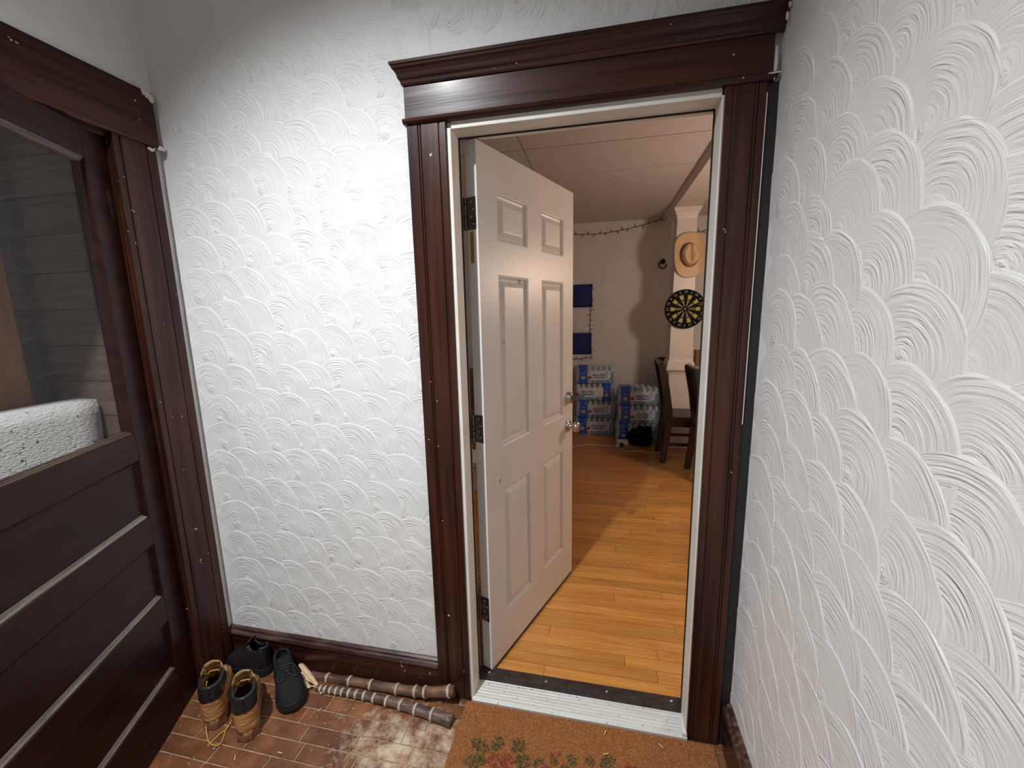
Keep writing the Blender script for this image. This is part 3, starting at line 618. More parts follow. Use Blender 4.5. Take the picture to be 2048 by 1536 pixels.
while y < YF:
    x = -2.6+rs.uniform(-.5, 0)
    while x < RX1:
        ln = rs.choice((0.42, 0.55, 0.63, 0.72, 0.86, 0.98)); x1 = min(x+ln, RX1); z = FZ+rs.uniform(-.0006, .0006)
        if y < 2.35 and x1 > -0.75 and x < 1.35 and nb < 292:
            o = bpy.data.objects.new('floorboard', ume); COL.objects.link(o); o.parent = fi; o.location = ((x+x1-0.0016)/2, y, z); o.scale = (x1-x-0.0016, 1, 1); nb += 1
        else: far.add(board(max(x, -2.6), x1-0.0016, y, z), BF)
        x = x1
    y += BWID; row += 1
fo = far.build('floorboards', 'oak', fi); fo['kind'] = 'stuff'
# grime along the threshold
ci = struct(MB().box(-2.6, RX1, 0.12, YF, ROOM_TOP+0.01, ROOM_TOP+0.1).build('ceiling_inner', 'dark_gap'), 'panelled pinkish white ceiling of the room beyond', 'ceiling')
ys = [0.12, 0.90, 1.545, 2.11, 2.79, 3.47, YF]; xs = [-2.6, -1.38, -0.166, 1.16, 2.2, RX1]
for a in range(6):
    for b_ in range(5):
        MB().box(xs[b_]+.003, xs[b_+1]-.003, ys[a]+.004, ys[a+1]-.004, ROOM_TOP, ROOM_TOP+0.012).build('ceiling_panel', 'ceil_panel', ci)
struct(MB().box(-2.72, RX1+0.12, YF, YF+0.12, -0.1, ROOM_TOP+0.1).build('wall_far', 'inner_wall'), 'plain pale wall at the far end of the room beyond', 'wall')
struct(MB().box(-2.72, -2.6, 0.12, 1.5, -0.1, ROOM_TOP+0.1).box(-2.72, -2.6, 2.9, YF, -0.1, ROOM_TOP+0.1).box(-2.72, -2.6, 1.5, 2.9, -0.1, 0.85).box(-2.72, -2.6, 1.5, 2.9, 2.2, ROOM_TOP+0.1).build('wall_inner_left', 'inner_wall'), 'pale left wall of the room beyond with an added window', 'wall')
w2 = struct(MB().box(-2.668, -2.664, 1.5, 2.9, 0.85, 2.2).build('added_window_2', 'glass'), 'clear pane of an added, unseen window in the left wall of the room beyond', 'window')  # unseen window, added so daylight reaches the far wall
mb = MB()
for a, b_, c, d in ((1.5, 1.55, .85, 2.2), (2.85, 2.9, .85, 2.2), (1.5, 2.9, .85, .9), (1.5, 2.9, 2.15, 2.2), (1.5, 2.9, 1.5, 1.54)): mb.box(-2.70, -2.63, a, b_, c, d)
mb.build('added_window_frame', 'inner_trim', w2)
struct(MB().box(RX1, RX1+0.12, 0.12, YF, -0.1, ROOM_TOP+0.1).build('wall_inner_right', 'inner_wall'), 'pale wall of the side room past the column', 'wall')
HWX, HWY, HWZ = 1.05, 3.22, 0.875
hw = empty('wall_half', (1.3, 3.6, FZ)); struct(hw, 'cream half wall with a moulded ledge under the column', 'half wall')
rel(MB().box(HWX+0.02, 1.62, HWY+0.02, YF, FZ, HWZ).build('body', 'inner_trim'), hw)
def ledge(z, outs):
    mb = MB(); rings = [[(HWX+0.02-o, HWY+0.02-o, zz), (1.62+o, HWY+0.02-o, zz), (1.62+o, YF, zz), (HWX+0.02-o, YF, zz)] for o, zz in outs]
    return mb.loft(rings)
rel(ledge(0, [(0.001, HWZ-0.05), (0.006, HWZ-0.048), (0.008, HWZ-0.03), (0.018, HWZ-0.018), (0.022, HWZ-0.012), (0.034, HWZ-0.006), (0.036, HWZ), (0.036, HWZ+0.018), (0.030, HWZ+0.024)]).build('ledge', 'inner_trim'), hw)
rel(ledge(0, [(0.012, FZ), (0.012, 0.16), (0.008, 0.165), (0.006, 0.18), (0.001, 0.188)]).build('base_moulding', 'inner_trim'), hw)
CX0, CX1, CY0, CY1 = 1.075, 1.285, 3.26, 3.47
co = empty('column', ((CX0+CX1)/2, (CY0+CY1)/2, HWZ+0.024)); struct(co, 'square cream column standing on the half wall', 'column')
def sq(o, z): return [(CX0-o, CY0-o, z), (CX1+o, CY0-o, z), (CX1+o, CY1+o, z), (CX0-o, CY1+o, z)]
zb = HWZ+0.024
rel(MB().loft([sq(0.012, zb+0.08), sq(-0.012, 2.40)]).build('shaft', 'inner_trim'), co)
rel(MB().loft([sq(0.030, zb), sq(0.030, zb+0.035), sq(0.026, zb+0.040), sq(0.025, zb+0.055), sq(0.016, zb+0.068), sq(0.013, zb+0.085)]).build('base', 'inner_trim'), co)
rel(MB().loft([sq(-0.011, 2.395), sq(-0.006, 2.42), sq(0.006, 2.45), sq(0.024, 2.485), sq(0.026, 2.50)]).build('capital', 'inner_trim'), co)
t4 = struct(MB().extrude([(1.03, 2.55), (1.035, 2.535), (1.05, 2.518), (1.055, 2.50), (1.30, 2.50), (1.305, 2.518), (1.32, 2.535), (1.325, 2.55)], 1, 0.12, YF).build('trim_4', 'inner_trim'), 'painted ceiling beam running over the column', 'beam')
struct(MB().box(-2.6, HWX, YF-0.016, YF, FZ, 0.16).build('baseboard_far', 'inner_trim', bevel=0.003), 'cream baseboard along the far wall behind the water packs', 'baseboard')

# pendant lamp over the dining corner (out of the picture, lights the room)
pl = empty('pendant_lamp', (PENDANT.x, PENDANT.y, PENDANT.z-0.12)); tag(pl, 'warm pendant lamp hanging past the right door jamb', 'lamp')
rel(MB().tube([(PENDANT.x, PENDANT.y, PENDANT.z+0.12), (PENDANT.x, PENDANT.y, ROOM_TOP)], 0.004, 6).build('flex', 'black'), pl)
rel(MB().lathe([(0.02, 0.12), (0.03, 0.118), (0.09, 0.10), (0.10, 0.095), (0.095, 0.092), (0.03, 0.11)], 20, PENDANT).build('shade', 'cap', smooth=True), pl)

# ------------------------------------------------------------------ water packs
def water_pack(label, loc, flip, rz):
    W, D, Hh = 0.452, 0.262, 0.207
    root = empty('water_pack', loc, (0, 0, rz)); tag(root, label, 'water pack', 'shrink-wrapped water packs by the far wall')
    nb_ = 7; r = W/nb_/2-0.0016
    me = water_pack.me
    if me is None:
        mb = MB().lathe([(r*0.8, 0.002), (r, 0.012), (r, 0.07), (r*0.94, 0.078), (r, 0.086), (r, 0.142), (r*0.8, 0.165), (r*0.42, 0.182), (r*0.42, 0.187)], 10)
        me = bpy.data.meshes.new('bottle'); me.from_pydata(mb.v, [], mb.f); me.shade_smooth(); me.materials.append(M['pet'])
        mc = MB().lathe([(r*0.46, 0.186), (r*0.46, 0.201), (r*0.3, 0.203), (0, 0.203)], 8); cm = bpy.data.meshes.new('bottle_cap'); cm.from_pydata(mc.v, [], mc.f); cm.materials.append(M['cap'])
        water_pack.me, water_pack.cm = me, cm
    for i in range(nb_):
        for j in range(4):
            b = link('bottle', me, None, root, (-W/2+(i+.5)*W/nb_, (j+.5)*D/4, 0))
            link('bottle_cap', water_pack.cm, None, b)
    # stretched film: bulges over each bottle, dips between the shoulders
    def film(u, v):  # front and top sheet, u along width, v 0..1 up the front then back over the top
        x = -W/2-0.003+u*(W+0.006); s = abs(math.sin(math.pi*nb_*u))
        if v < 0.62: z = 0.001+v/0.62*0.150; y = -0.0025+0.006*(1-s)
        elif v < 0.80: t = (v-0.62)/0.18; z = 0.151+0.053*math.sin(t*math.pi/2); y = -0.0025+0.006*(1-s)+0.022*(1-math.cos(t*math.pi/2))
        else: t = (v-0.80)/0.20; z = 0.204+0.003*s-0.004*(1-abs(math.sin(math.pi*4*t))); y = 0.0195+t*(D-0.02)
        return (x, y, z)
    nu, nv = 42, 14
    mb = MB(); mb.add([film(i/nu, j/nv) for i in range(nu+1) for j in range(nv+1)], [(i*(nv+1)+j, (i+1)*(nv+1)+j, (i+1)*(nv+1)+j+1, i*(nv+1)+j+1) for i in range(nu) for j in range(nv)])
    for sx in (-1, 1):
        x = sx*(W/2+0.003)
        mb.add([(x, 0.002, 0.002), (x, D, 0.002), (x, D, 0.2), (x, 0.02, 0.203), (x, 0.002, 0.16)], [(0, 1, 2, 3, 4)])
    mb.build('shrink_film', 'film', root, smooth=True)
    s = -1 if flip else 1
    bx = s*(-W/2+0.082)
    def sheet(name, m, fx0, fx1, v0, v1, off, n=10, par=root):
        """printed patch lying on the film between two edge curves"""
        mb = MB(); vv = []
        for j in range(n+1):
            v = v0+(v1-v0)*j/n; t = j/n
            a, b = fx0(t), fx1(t)
            for i in range(5):
                x = a+(b-a)*i/4; p = film((x+W/2+0.003)/(W+0.006), v); nrm = Vector((0, -1, 0)) if v < 0.62 else (Vector((0, -0.7, 0.7)) if v < 0.8 else Vector((0, 0, 1)))
                vv.append(Vector(p)+nrm*off)
        return mb.add(vv, [(j*5+i, j*5+i+1, (j+1)*5+i+1, (j+1)*5+i) for j in range(n) for i in range(4)]).build(name, m, par, smooth=True)
    hg = lambda t: 0.044+0.018*(2*t-1)**2
    sheet('blue_band', 'band', lambda t: bx-hg(t), lambda t: bx+hg(t), 0.0, 0.92, 0.0022, 14)
    lx0, lx1 = (bx+0.052, W/2-0.012) if not flip else (-W/2+0.012, bx-0.052)
    sheet('white_label', 'pack_white', lambda t: lx0-(0.008*math.sin(t*3)), lambda t: lx1, 0.08, 0.56, 0.0016)
    sheet('blue_wave', 'pack_wave', lambda t: lx0+(0.05+0.16*t**0.6 if not flip else 0.0), lambda t: lx1-(0.0 if not flip else 0.05+0.2*t), 0.03, 0.34, 0.0026, 8)
    if not flip: sheet('blue_wave', 'pack_wave', lambda t: lx1-0.075-0.02*t, lambda t: lx1+0.006, 0.30, 0.60, 0.0026, 6)
    cx = (lx0+lx1)/2
    gx = lx0+0.035
    MB().lathe([(0.021, 0), (0.021, 0.0014), (0.0, 0.0016)], 14, (gx, -0.0052, 0.098), (0, -1, 0)).build('red_logo', 'pack_red', root, smooth=False).scale = (1.15, 1, 0.78)
    root.children[-1].location.z = 0.098*(1-0.78); root.children[-1].location.x = gx*(1-1.15)
    text_mesh('WATER', 0.044, 'pack_navy', 'lettering', root, (gx+0.100, -0.0066, 0.102), (R(90), 0, 0))
    MB().box(gx+0.036, gx+0.166, -0.0066, -0.0058, 0.070, 0.078).build('lettering_bar', 'pack_navy', root)
    for q in (-1, 0, 1):
        MB().extrude([(bx+q*.0165-.007, .052), (bx+q*.0165+.007, .052), (bx+q*.0165+.007, .082), (bx+q*.0165+.003, .092), (bx+q*.0165+.003, .099), (bx+q*.0165-.003, .099), (bx+q*.0165-.003, .092), (bx+q*.0165-.007, .082)], 1, -0.0072, -0.0062).build('bottle_icon', 'pack_tan', root)
    for q in range(5): MB().box(bx-.030+q*.0125, bx-.0215+q*.0125, -0.0068, -0.006, .121, .127).build('band_lettering', 'pack_white', root)
    return root
water_pack.me = None
for k, (lab, dx, fl, rz) in enumerate((('water pack at the bottom of the taller stack, beside the door knob', 0.0, False, 0.0), ('water pack second from the bottom of the taller stack', 0.012, False, 0.02),
                                     ('water pack third from the bottom of the taller stack, blue band at its right end', -0.004, True, -0.015), ('topmost water pack of the taller stack', 0.004, False, 0.0))):
    water_pack(lab, (0.292+dx, 3.625+0.004*k, FZ+0.2085*k), fl, rz)
for k, (lab, dx, rz) in enumerate((('water pack at the bottom of the lower stack, half hidden by the black bag', -0.012, 0.05), ('middle water pack of the lower stack behind the chair', 0.006, 0.03), ('topmost water pack of the lower stack behind the chair', 0.0, 0.02))):
    water_pack(lab, (0.782+dx, 3.40+0.02*k, FZ+0.2085*k), False, rz)

# ------------------------------------------------------------------ black bag, white box, cord
bm = bmesh.new(); bmesh.ops.create_icosphere(bm, subdivisions=4, radius=1)
for v in bm.verts:
    n_ = noise.noise(v.co*1.6)*0.35+noise.noise(v.co*4)*0.13
    v.co *= 1+n_; v.co.x *= 0.135; v.co.y *= 0.085; v.co.z = max(v.co.z*0.118, -0.098)
me = bpy.data.meshes.new('black_bag'); bm.to_mesh(me); bm.free()
tag(link('black_bag', me, 'bag', None, (0.815, 3.275, FZ+0.099), None, True), 'black soft bag slumped in front of the lower water stack', 'bag')
tag(MB().box(-0.06, 0.06, -0.045, 0.045, 0, 0.038).build('white_box', 'white_cloth', None, (0.612, 3.30, FZ), (0, 0, 0.06), bevel=0.004), 'flat white box beside the black bag on the wood floor', 'box')
cd_ = empty('power_cord', (0.6, 3.2, FZ)); tag(cd_, 'thin white power cord with a black plug lying on the wood floor', 'cord')
pts = [pix(a, b, 2, FZ+0.004) for a, b in ((1040, 905), (1100, 898), (1146, 893), (1172, 889), (1205, 891), (1232, 892))]
def smooth_path(p, n=5):
    out = []
    for i in range(len(p)-1):
        p0, p1, p2, p3 = p[max(i-1, 0)], p[i], p[i+1], p[min(i+2, len(p)-1)]
        for k in range(n):
            t = k/n; out.append(0.5*((2*p1)+(p2-p0)*t+(2*p0-5*p1+4*p2-p3)*t*t+(3*p1-p0-3*p2+p3)*t**3))
    return out+[p[-1]]
rel(MB().tube(smooth_path(pts), 0.0035, 6).build('cord_run', 'cord', smooth=True), cd_)
pts = [pix(a, b, 2, FZ+0.004) for a, b in ((1243, 898), (1250, 902), (1280, 902), (1296, 905), (1318, 904), (1335, 899))]
rel(MB().tube(smooth_path(pts), 0.0035, 6).build('cord_run', 'cord', smooth=True), cd_)
p = pix(1240, 893, 2, FZ); rel(MB().box(p.x-0.045, p.x-0.005, p.y-0.02, p.y+0.02, FZ, FZ+0.032).build('plug', 'cord', bevel=0.005), cd_)
rel(MB().box(p.x-0.004, p.x+0.038, p.y-0.024, p.y+0.022, FZ, FZ+0.036).build('adapter', 'black', bevel=0.005), cd_)

# ------------------------------------------------------------------ chairs
def chair(label, loc, rz=0.0):
    c = empty('dining_chair', loc, (0, 0, rz)); tag(c, label, 'chair', 'dark dining chairs in the room beyond')
    side = [(-0.014, 0), (0.036, 0), (0.070, 0.22), (0.090, 0.42), (0.086, 0.52), (0.052, 0.74), (-0.002, 0.985), (-0.012, 0.994), (-0.046, 0.988), (-0.054, 0.965), (-0.008, 0.73), (0.022, 0.52), (0.024, 0.42), (0.010, 0.22)]
    for s in (-1, 1):
        MB().extrude([(x, z) for x, z in side], 1, s*0.175-0.019, s*0.175+0.019).build('rear_post', 'chair', c, bevel=0.004)
        MB().loft([[(0.395+a, s*0.165+b, z) for a, b in ((-h, -h), (h, -h), (h, h), (-h, h))] for h, z in ((0.014, 0), (0.020, 0.42))]).build('front_leg', 'chair', c)
        MB().box(0.04, 0.395, s*0.17-0.009, s*0.17+0.009, 0.175, 0.205).build('stretcher', 'chair', c)
        MB().box(0.05, 0.40, s*0.165-0.010, s*0.165+0.010, 0.365, 0.42).build('seat_rail', 'chair', c)
    MB().box(0.385, 0.405, -0.15, 0.15, 0.365, 0.42).build('seat_rail', 'chair', c)
    MB().box(0.035, 0.430, -0.205, 0.205, 0.418, 0.468).build('seat', 'chair_seat', c, bevel=0.016)
    MB().extrude([(0.052, 0.54), (0.064, 0.54), (0.030, 0.74), (-0.014, 0.965), (-0.030, 0.965), (0.014, 0.74)], 1, -0.158, 0.158).build('back_panel', 'chair_seat', c, bevel=0.003)
    MB().box(-0.046, -0.008, -0.16, 0.16, 0.955, 0.992).build('top_rail', 'chair', c, bevel=0.004)
    return c
chair('dark brown dining chair nearer the water packs, its whole back in view', (0.948, 2.915, FZ))
chair('dark brown dining chair cut off by the right door jamb', (1.158, 2.44, FZ), 0.02)

# ------------------------------------------------------------------ things on the far wall and column
fl = empty('flag', (-0.45, YF-0.02, 0.93)); tag(fl, 'blue and white striped flag hung on the far wall behind the door edge', 'flag')
FX0, FX1 = -1.15, 0.245
def cloth(z0, z1, name, m):
    n, k = 40, 8; v = []
    for i in range(n+1):
        x = FX0+(FX1-FX0)*i/n
        for j in range(k+1):
            t = j/k; zt = z1-0.0; zb_ = z0
            sag = 0.015*math.sin(i/n*3.1+1)*0.6
            v.append((x+0.004*math.sin(z0*9+t*4), YF-0.014-0.006*math.sin(i*0.55+t*2), zb_+(zt-zb_)*t-sag))
    f = [(i*(k+1)+j, (i+1)*(k+1)+j, (i+1)*(k+1)+j+1, i*(k+1)+j+1) for i in range(n) for j in range(k)]
    return rel(MB().add(v, f).build(name, m, smooth=True, solid=0.002), fl)
cloth(1.548, 1.825, 'blue_stripe', 'flag_blue'); cloth(1.23, 1.548, 'white_stripe', 'flag_white'); cloth(0.965, 1.23, 'blue_stripe', 'flag_blue')
bulb = MB().lathe([(0.004, 0), (0.0045, 0.012), (0.003, 0.016), (0.0028, 0.036), (0.0, 0.042)], 6)
blm = bpy.data.meshes.new('bulb'); blm.from_pydata(bulb.v, [], bulb.f); blm.materials.append(M['wire'])
def light_string(label, pts, step, plane='y'):
    p = smooth_path([Vector(q) for q in pts], 8); root = empty('string_lights', p[0]); tag(root, label, 'string lights', 'strings of small lights on the far wall')
    rel(MB().tube(p, 0.0032, 5).build('wire', 'wire'), root)
    acc = 0; k = 0
    for a, b in zip(p, p[1:]):
        acc += (b-a).length
        if acc >= step:
            acc = 0; k += 1; d = (b-a).normalized(); nrm = Vector((-d.z, 0, d.x)) if k % 2 else Vector((d.z, 0, -d.x))
            q = (nrm+Vector((0, -0.4, 0))+d*rs.uniform(-.3, .3)).normalized()
            o = link('bulb', blm, None, root, b-Vector(root.location)); o.rotation_euler = q.to_track_quat('Z', 'Y').to_euler()
    return root
yy = YF-0.012
light_string('string of small lights sagging along the top of the far wall', [pix(a, b, 1, yy) for a, b in ((1020, 466), (1100, 468), (1146, 469), (1195, 468), (1240, 461), (1280, 452), (1315, 441), (1338, 438))], 0.058)
light_string('string of small lights down the flag edge', [pix(a, b, 1, yy-0.018) for a, b in ((1185, 568), (1183, 600), (1181, 640), (1180, 675), (1181, 700), (1183, 714))]+[pix(a, b, 1, yy-0.012) for a, b in ((1170, 716), (1150, 718), (1120, 717), (1060, 715))], 0.052)
light_string('short string of lights past the column in the side room', [pix(a, b, 1, yy) for a, b in ((1388, 461), (1400, 464), (1412, 460), (1440, 452))], 0.05)
# ring hook
p = pix(1326, 523, 1, YF); hk = empty('ring_hook', (p.x, YF, p.z)); tag(hk, 'black ring hook mounted on the far wall left of the hat', 'hook')
MB().lathe([(0.030, 0), (0.030, 0.008), (0.022, 0.016), (0.012, 0.03), (0.0, 0.032)], 16, (0, 0, 0), (0, -1, 0)).build('plate', 'black', hk, smooth=True)
MB().tube([(0.042*math.cos(a)-0.004, -0.026, -0.038+0.042*math.sin(a)) for a in (R(60+300*k/22) for k in range(23))], 0.0075, 8).build('ring', 'black', hk, smooth=True)
# hat
HP = pix(1379, 510, 1, CY0-0.012); hat = empty('cowboy_hat', (HP.x, CY0-0.014, HP.z), (0, R(-4), 0)); tag(hat, 'pale straw cowboy hat hung on the column above the dartboard', 'hat')
def brim():
    mb = MB(); nr, na = 8, 48; v = []
    for i in range(nr+1):
        t = i/nr
        for k in range(na):
            a = 2*math.pi*k/na; ca, sa = math.cos(a), math.sin(a)
            rx, rz_ = 0.078+(0.150-0.078)*t, 0.108+(0.222-0.108)*t
            sq_ = 1/(abs(ca)**2.6+abs(sa)**2.6)**(1/2.6)
            x, z = rx*ca*sq_, rz_*sa*sq_
            up = 0.055*max(0, abs(x)/0.150-0.45)**1.5*2.2*(1-0.5*abs(sa))
            v.append((x-(0.018*t if ca < 0 else -0.0)*0, -0.004-up+0.018*abs(sa)*t*0.3, z))
    f = [(i*na+k, i*na+(k+1) % na, (i+1)*na+(k+1) % na, (i+1)*na+k) for i in range(nr) for k in range(na)]
    return mb.add(v, f)
brim().build('brim', 'straw', hat, smooth=True, solid=0.003)
mb = MB(); na = 40; rings = []
for t, h in ((0, 0.0), (0.02, 0.035), (0.06, 0.075), (0.14, 0.104), (0.28, 0.116), (0.45, 0.114), (0.62, 0.107), (0.8, 0.098), (0.93, 0.094), (0.995, 0.092)):
    rg = []
    for k in range(na):
        a = 2*math.pi*k/na; s = 1-t; x, z = 0.080*s*math.cos(a), 0.112*s*math.sin(a)
        cr = 0.034*math.exp(-((x+0.008)/0.016)**2)*min(1, t*7)*(1 if z > -0.075 else 0.35)
        sd = 0.026*math.exp(-((abs(x)-0.052)/0.016)**2)*math.exp(-((z-0.045)/0.04)**2)*min(1, t*7)
        rg.append((x, -(h-cr-sd)-0.002, z))
    rings.append(rg)
mb.loft(rings, True, False); mb.add(rings[-1], [tuple(range(na))]); mb.build('crown', 'straw', hat, smooth=True)
mb = MB(); mb.loft([[(0.0845*math.cos(a), -0.003-d, 0.1165*math.sin(a)) for a in (2*math.pi*k/na for k in range(na))] for d in (0, 0.015)], True, False); mb.build('hat_band', 'hatband', hat, smooth=True, solid=0.002)
# dartboard
DP = pix(1370, 618, 1, CY0-0.03); DR = 0.198
dbd = empty('dartboard', (DP.x, CY0-0.016, DP.z)); tag(dbd, 'round black and yellow dartboard with numerals on the column', 'dartboard')
MB().lathe([(DR-0.004, 0), (DR, 0.004), (DR, 0.020), (DR-0.004, 0.024), (0, 0.024)], 56, (0, 0, 0), (0, -1, 0)).build('board', 'dart_black', dbd)
def wedge(r0, r1, a0, a1, name, mt, y=-0.0245, k=3):
    v = []; 
    for q in range(k+1):
        a = a0+(a1-a0)*q/k; v += [(r0*math.sin(a), y, r0*math.cos(a)), (r1*math.sin(a), y, r1*math.cos(a)), (r1*math.sin(a), y-0.001, r1*math.cos(a)), (r0*math.sin(a), y-0.001, r0*math.cos(a))]
    f = []
    for q in range(k):
        b = q*4
        for i in range(4): f.append((b+i, b+(i+1) % 4, b+4+(i+1) % 4, b+4+i))
    mb = MB().add(v, f+[(0, 1, 2, 3), (k*4, k*4+3, k*4+2, k*4+1)]); mb.build(name, mt, dbd)
st_ = 2*math.pi/20
for q in range(20):
    a0, a1 = (q-.5)*st_+.012, (q+.5)*st_-.012
    wedge(0.098, 0.142, a0, a1, 'outer_segment', 'dart_black' if q % 2 == 0 else 'dart_yellow')
    wedge(0.028, 0.088, a0, a1, 'inner_segment', 'dart_black' if q % 2 == 0 else 'dart_grey')
for r_ in (0.023, 0.093, 0.146):
    MB().tube([(r_*math.sin(a), -0.026, r_*math.cos(a)) for a in (2*math.pi*k/40 for k in range(41))], 0.0018, 5).build('wire_ring', 'dart_wire', dbd)
MB().lathe([(0.012, 0.0245), (0.012, 0.0262), (0, 0.0264)], 14, (0, 0, 0), (0, -1, 0)).build('bull', 'dart_grey', dbd)
for q, n_ in enumerate((20, 1, 18, 4, 13, 6, 10, 15, 2, 17, 3, 19, 7, 16, 8, 11, 14, 9, 12, 5)):
    a = q*st_; text_mesh(str(n_), 0.034, 'dart_print', 'numeral', dbd, (0.171*math.sin(a), -0.0246, 0.171*math.cos(a)), (R(90), a if 0 <= a < math.pi/2 or a > 1.5*math.pi else a+math.pi, 0))
for k, (x, z) in enumerate(((0.042, 0.012), (0.098, 0.040), (0.118, 0.115))):
    d = empty('dart', (DP.x+x, CY0-0.041, DP.z+z), (R(rs.uniform(-8, 8)), 0, R(rs.uniform(-10, 10))))
    tag(d, ('yellow flighted dart nearest the bull of the dartboard', 'yellow flighted dart right of the bull near the jamb', 'dark flighted dart high at the right of the dartboard')[k], 'dart', 'darts in the dartboard')
    MB().lathe([(0.0016, 0.004), (0.0012, -0.025), (0.0035, -0.03), (0.0035, -0.075), (0.002, -0.08), (0.002, -0.11)], 8, (0, 0, 0), (0, 1, 0)).build('barrel', 'nickel', d)
    for s in (0, 1, 2, 3):
        c, q = math.cos(s*math.pi/2+.6), math.sin(s*math.pi/2+.6)
        MB().add([(0, -0.082, 0), (0.018*c, -0.098, 0.018*q), (0.018*c, -0.122, 0.018*q), (0, -0.125, 0)], [(0, 1, 2, 3)]).build('flight', 'dart_yellow' if k < 2 else 'black', d, solid=0.0006)
# small things on the half wall's ledge
lz = HWZ+0.024
for k, (dx, dz, ww, rz, lab) in enumerate(((1.072, 0.0, 0.075, 0.2, 'thin dark case at the bottom of the little pile on the half wall ledge'), (1.068, 0.021, 0.066, 0.45, 'thin dark case in the middle of the little pile on the half wall ledge'), (1.085, 0.041, 0.070, 0.05, 'dark case on top of the little pile on the half wall ledge'))):
    tag(MB().box(-ww, ww, -0.045, 0.045, 0, 0.019).build('small_case', 'black', None, (dx, 3.68, lz+dz), (0, 0, rz), bevel=0.005), lab, 'case', 'dark cases piled on the ledge')
tag(MB().box(0, 0.12, -0.05, 0.05, 0, 0.17).build('wooden_box', 'brown_box', None, (1.345, 3.40, lz), (0, 0, 0), bevel=0.003), 'orange brown wooden box on the half wall right of the column', 'box')
# seen through the gap on the hinge side
ar = empty('armchair', (-1.15, 3.35, FZ)); tag(ar, 'reddish brown armchair glimpsed through the gap at the hinges', 'armchair')
MB().box(-0.36, 0.36, -0.30, 0.30, 0.12, 0.40).build('seat', 'brown_box', ar, bevel=0.03); MB().box(-0.36, 0.36, 0.18, 0.34, 0.12, 0.80).build('backrest', 'brown_box', ar, bevel=0.04)
for s in (-1, 1):
    MB().box(s*0.36-0.06, s*0.36+0.06, -0.30, 0.30, 0.12, 0.56).build('armrest', 'brown_box', ar, bevel=0.03)
    for yq in (-0.26, 0.28): MB().box(s*0.33-0.02, s*0.33+0.02, yq-0.02, yq+0.02, 0, 0.12).build('leg', 'chair', ar)
bx = empty('storage_box', (-0.74, 1.98, FZ)); tag(bx, 'white lidded box on the floor glimpsed through the gap at the hinges', 'box')
MB().box(-0.19, 0.19, -0.16, 0.16, 0, 0.20).build('body', 'white_cloth', bx, bevel=0.004); MB().box(-0.196, 0.196, -0.166, 0.166, 0.205, 0.25).build('lid', 'white_cloth', bx, bevel=0.004)

# ------------------------------------------------------------------ shoes
def interp(tab, x):
    for (a, va), (b, vb) in zip(tab, tab[1:]):
        if x <= b:
            t = max(0, (x-a)/(b-a)); t = t*t*(3-2*t)*0.5+t*0.5; return va+(vb-va)*t
    return tab[-1][1]
def outline(L, wt, grow=0.0, n=15):
    """foot-shaped outline; wt = half widths along the length, rounded at heel and toe"""
    xs_ = [L*(0.5-0.5*math.cos(math.pi*k/n)) for k in range(n+1)]
    r = [(x, interp(wt, x)+grow) for x in xs_]
    r[0] = (-grow, 0.012); r[-1] = (L+grow, 0.010)
    return [(x, w_) for x, w_ in r]+[(x, -w_) for x, w_ in reversed(r)]
def sole(name, L, wt, levels, m, parent, curve=lambda x: 0):
    rings = [[(x, y, z+curve(x)) for x, y in outline(L, wt, g)] for g, z in levels]
    return MB().loft(rings).build(name, m, parent, smooth=False)
def upper(L, wt, ht, ot, zs, t0=0.0, t1=1.0, x0=0.0, x1=None, off=0.0, nx=34, nt=9, wave=0.0, lean=0.35):
    """two mirrored shells from the sole up to the opening edge (or to the centre line where it is closed)"""
    x1 = L if x1 is None else x1; mb = MB()
    for s in (-1, 1):
        v = []
        for i in range(nx+1):
            c = 0.5-0.5*math.cos(math.pi*i/nx); x = x0+(x1-x0)*c
            w_, h, o = interp(wt, x), interp(ht, x), interp(ot, x)
            w_ = max(w_, 0.0004)
            for j in range(nt+1):
                t = t0+(t1-t0)*j/nt
                a = t*math.pi/2
                # from the side wall (a=0) round to the top edge
                yy_ = o+(w_-o)*math.cos(a)**lean if o < w_ else w_*(1-0.04*t)
                zz = zs+(h-zs)*math.sin(a)**0.9
                yy_ += off*(0.4+0.6*math.cos(a))*min(1, w_/0.02)**2; zz += off*math.sin(a)
                wv = wave*math.sin(zz*310+x*24+s)*(1-abs(2*t-1)*0.3) if wave else 0
                xx = x-off*max(0, 1-x/0.05)
                v.append((xx, s*(yy_+wv), zz))
        mb.add(v, [(i*(nt+1)+j, (i+1)*(nt+1)+j, (i+1)*(nt+1)+j+1, i*(nt+1)+j+1) for i in range(nx) for j in range(nt)])
    # close the heel
    return mb
def weld(o, d=0.0018):
    bm = bmesh.new(); bm.from_mesh(o.data); bmesh.ops.remove_doubles(bm, verts=bm.verts, dist=d); bmesh.ops.recalc_face_normals(bm, faces=bm.faces); bm.to_mesh(o.data); bm.free(); o.data.shade_smooth(); return o

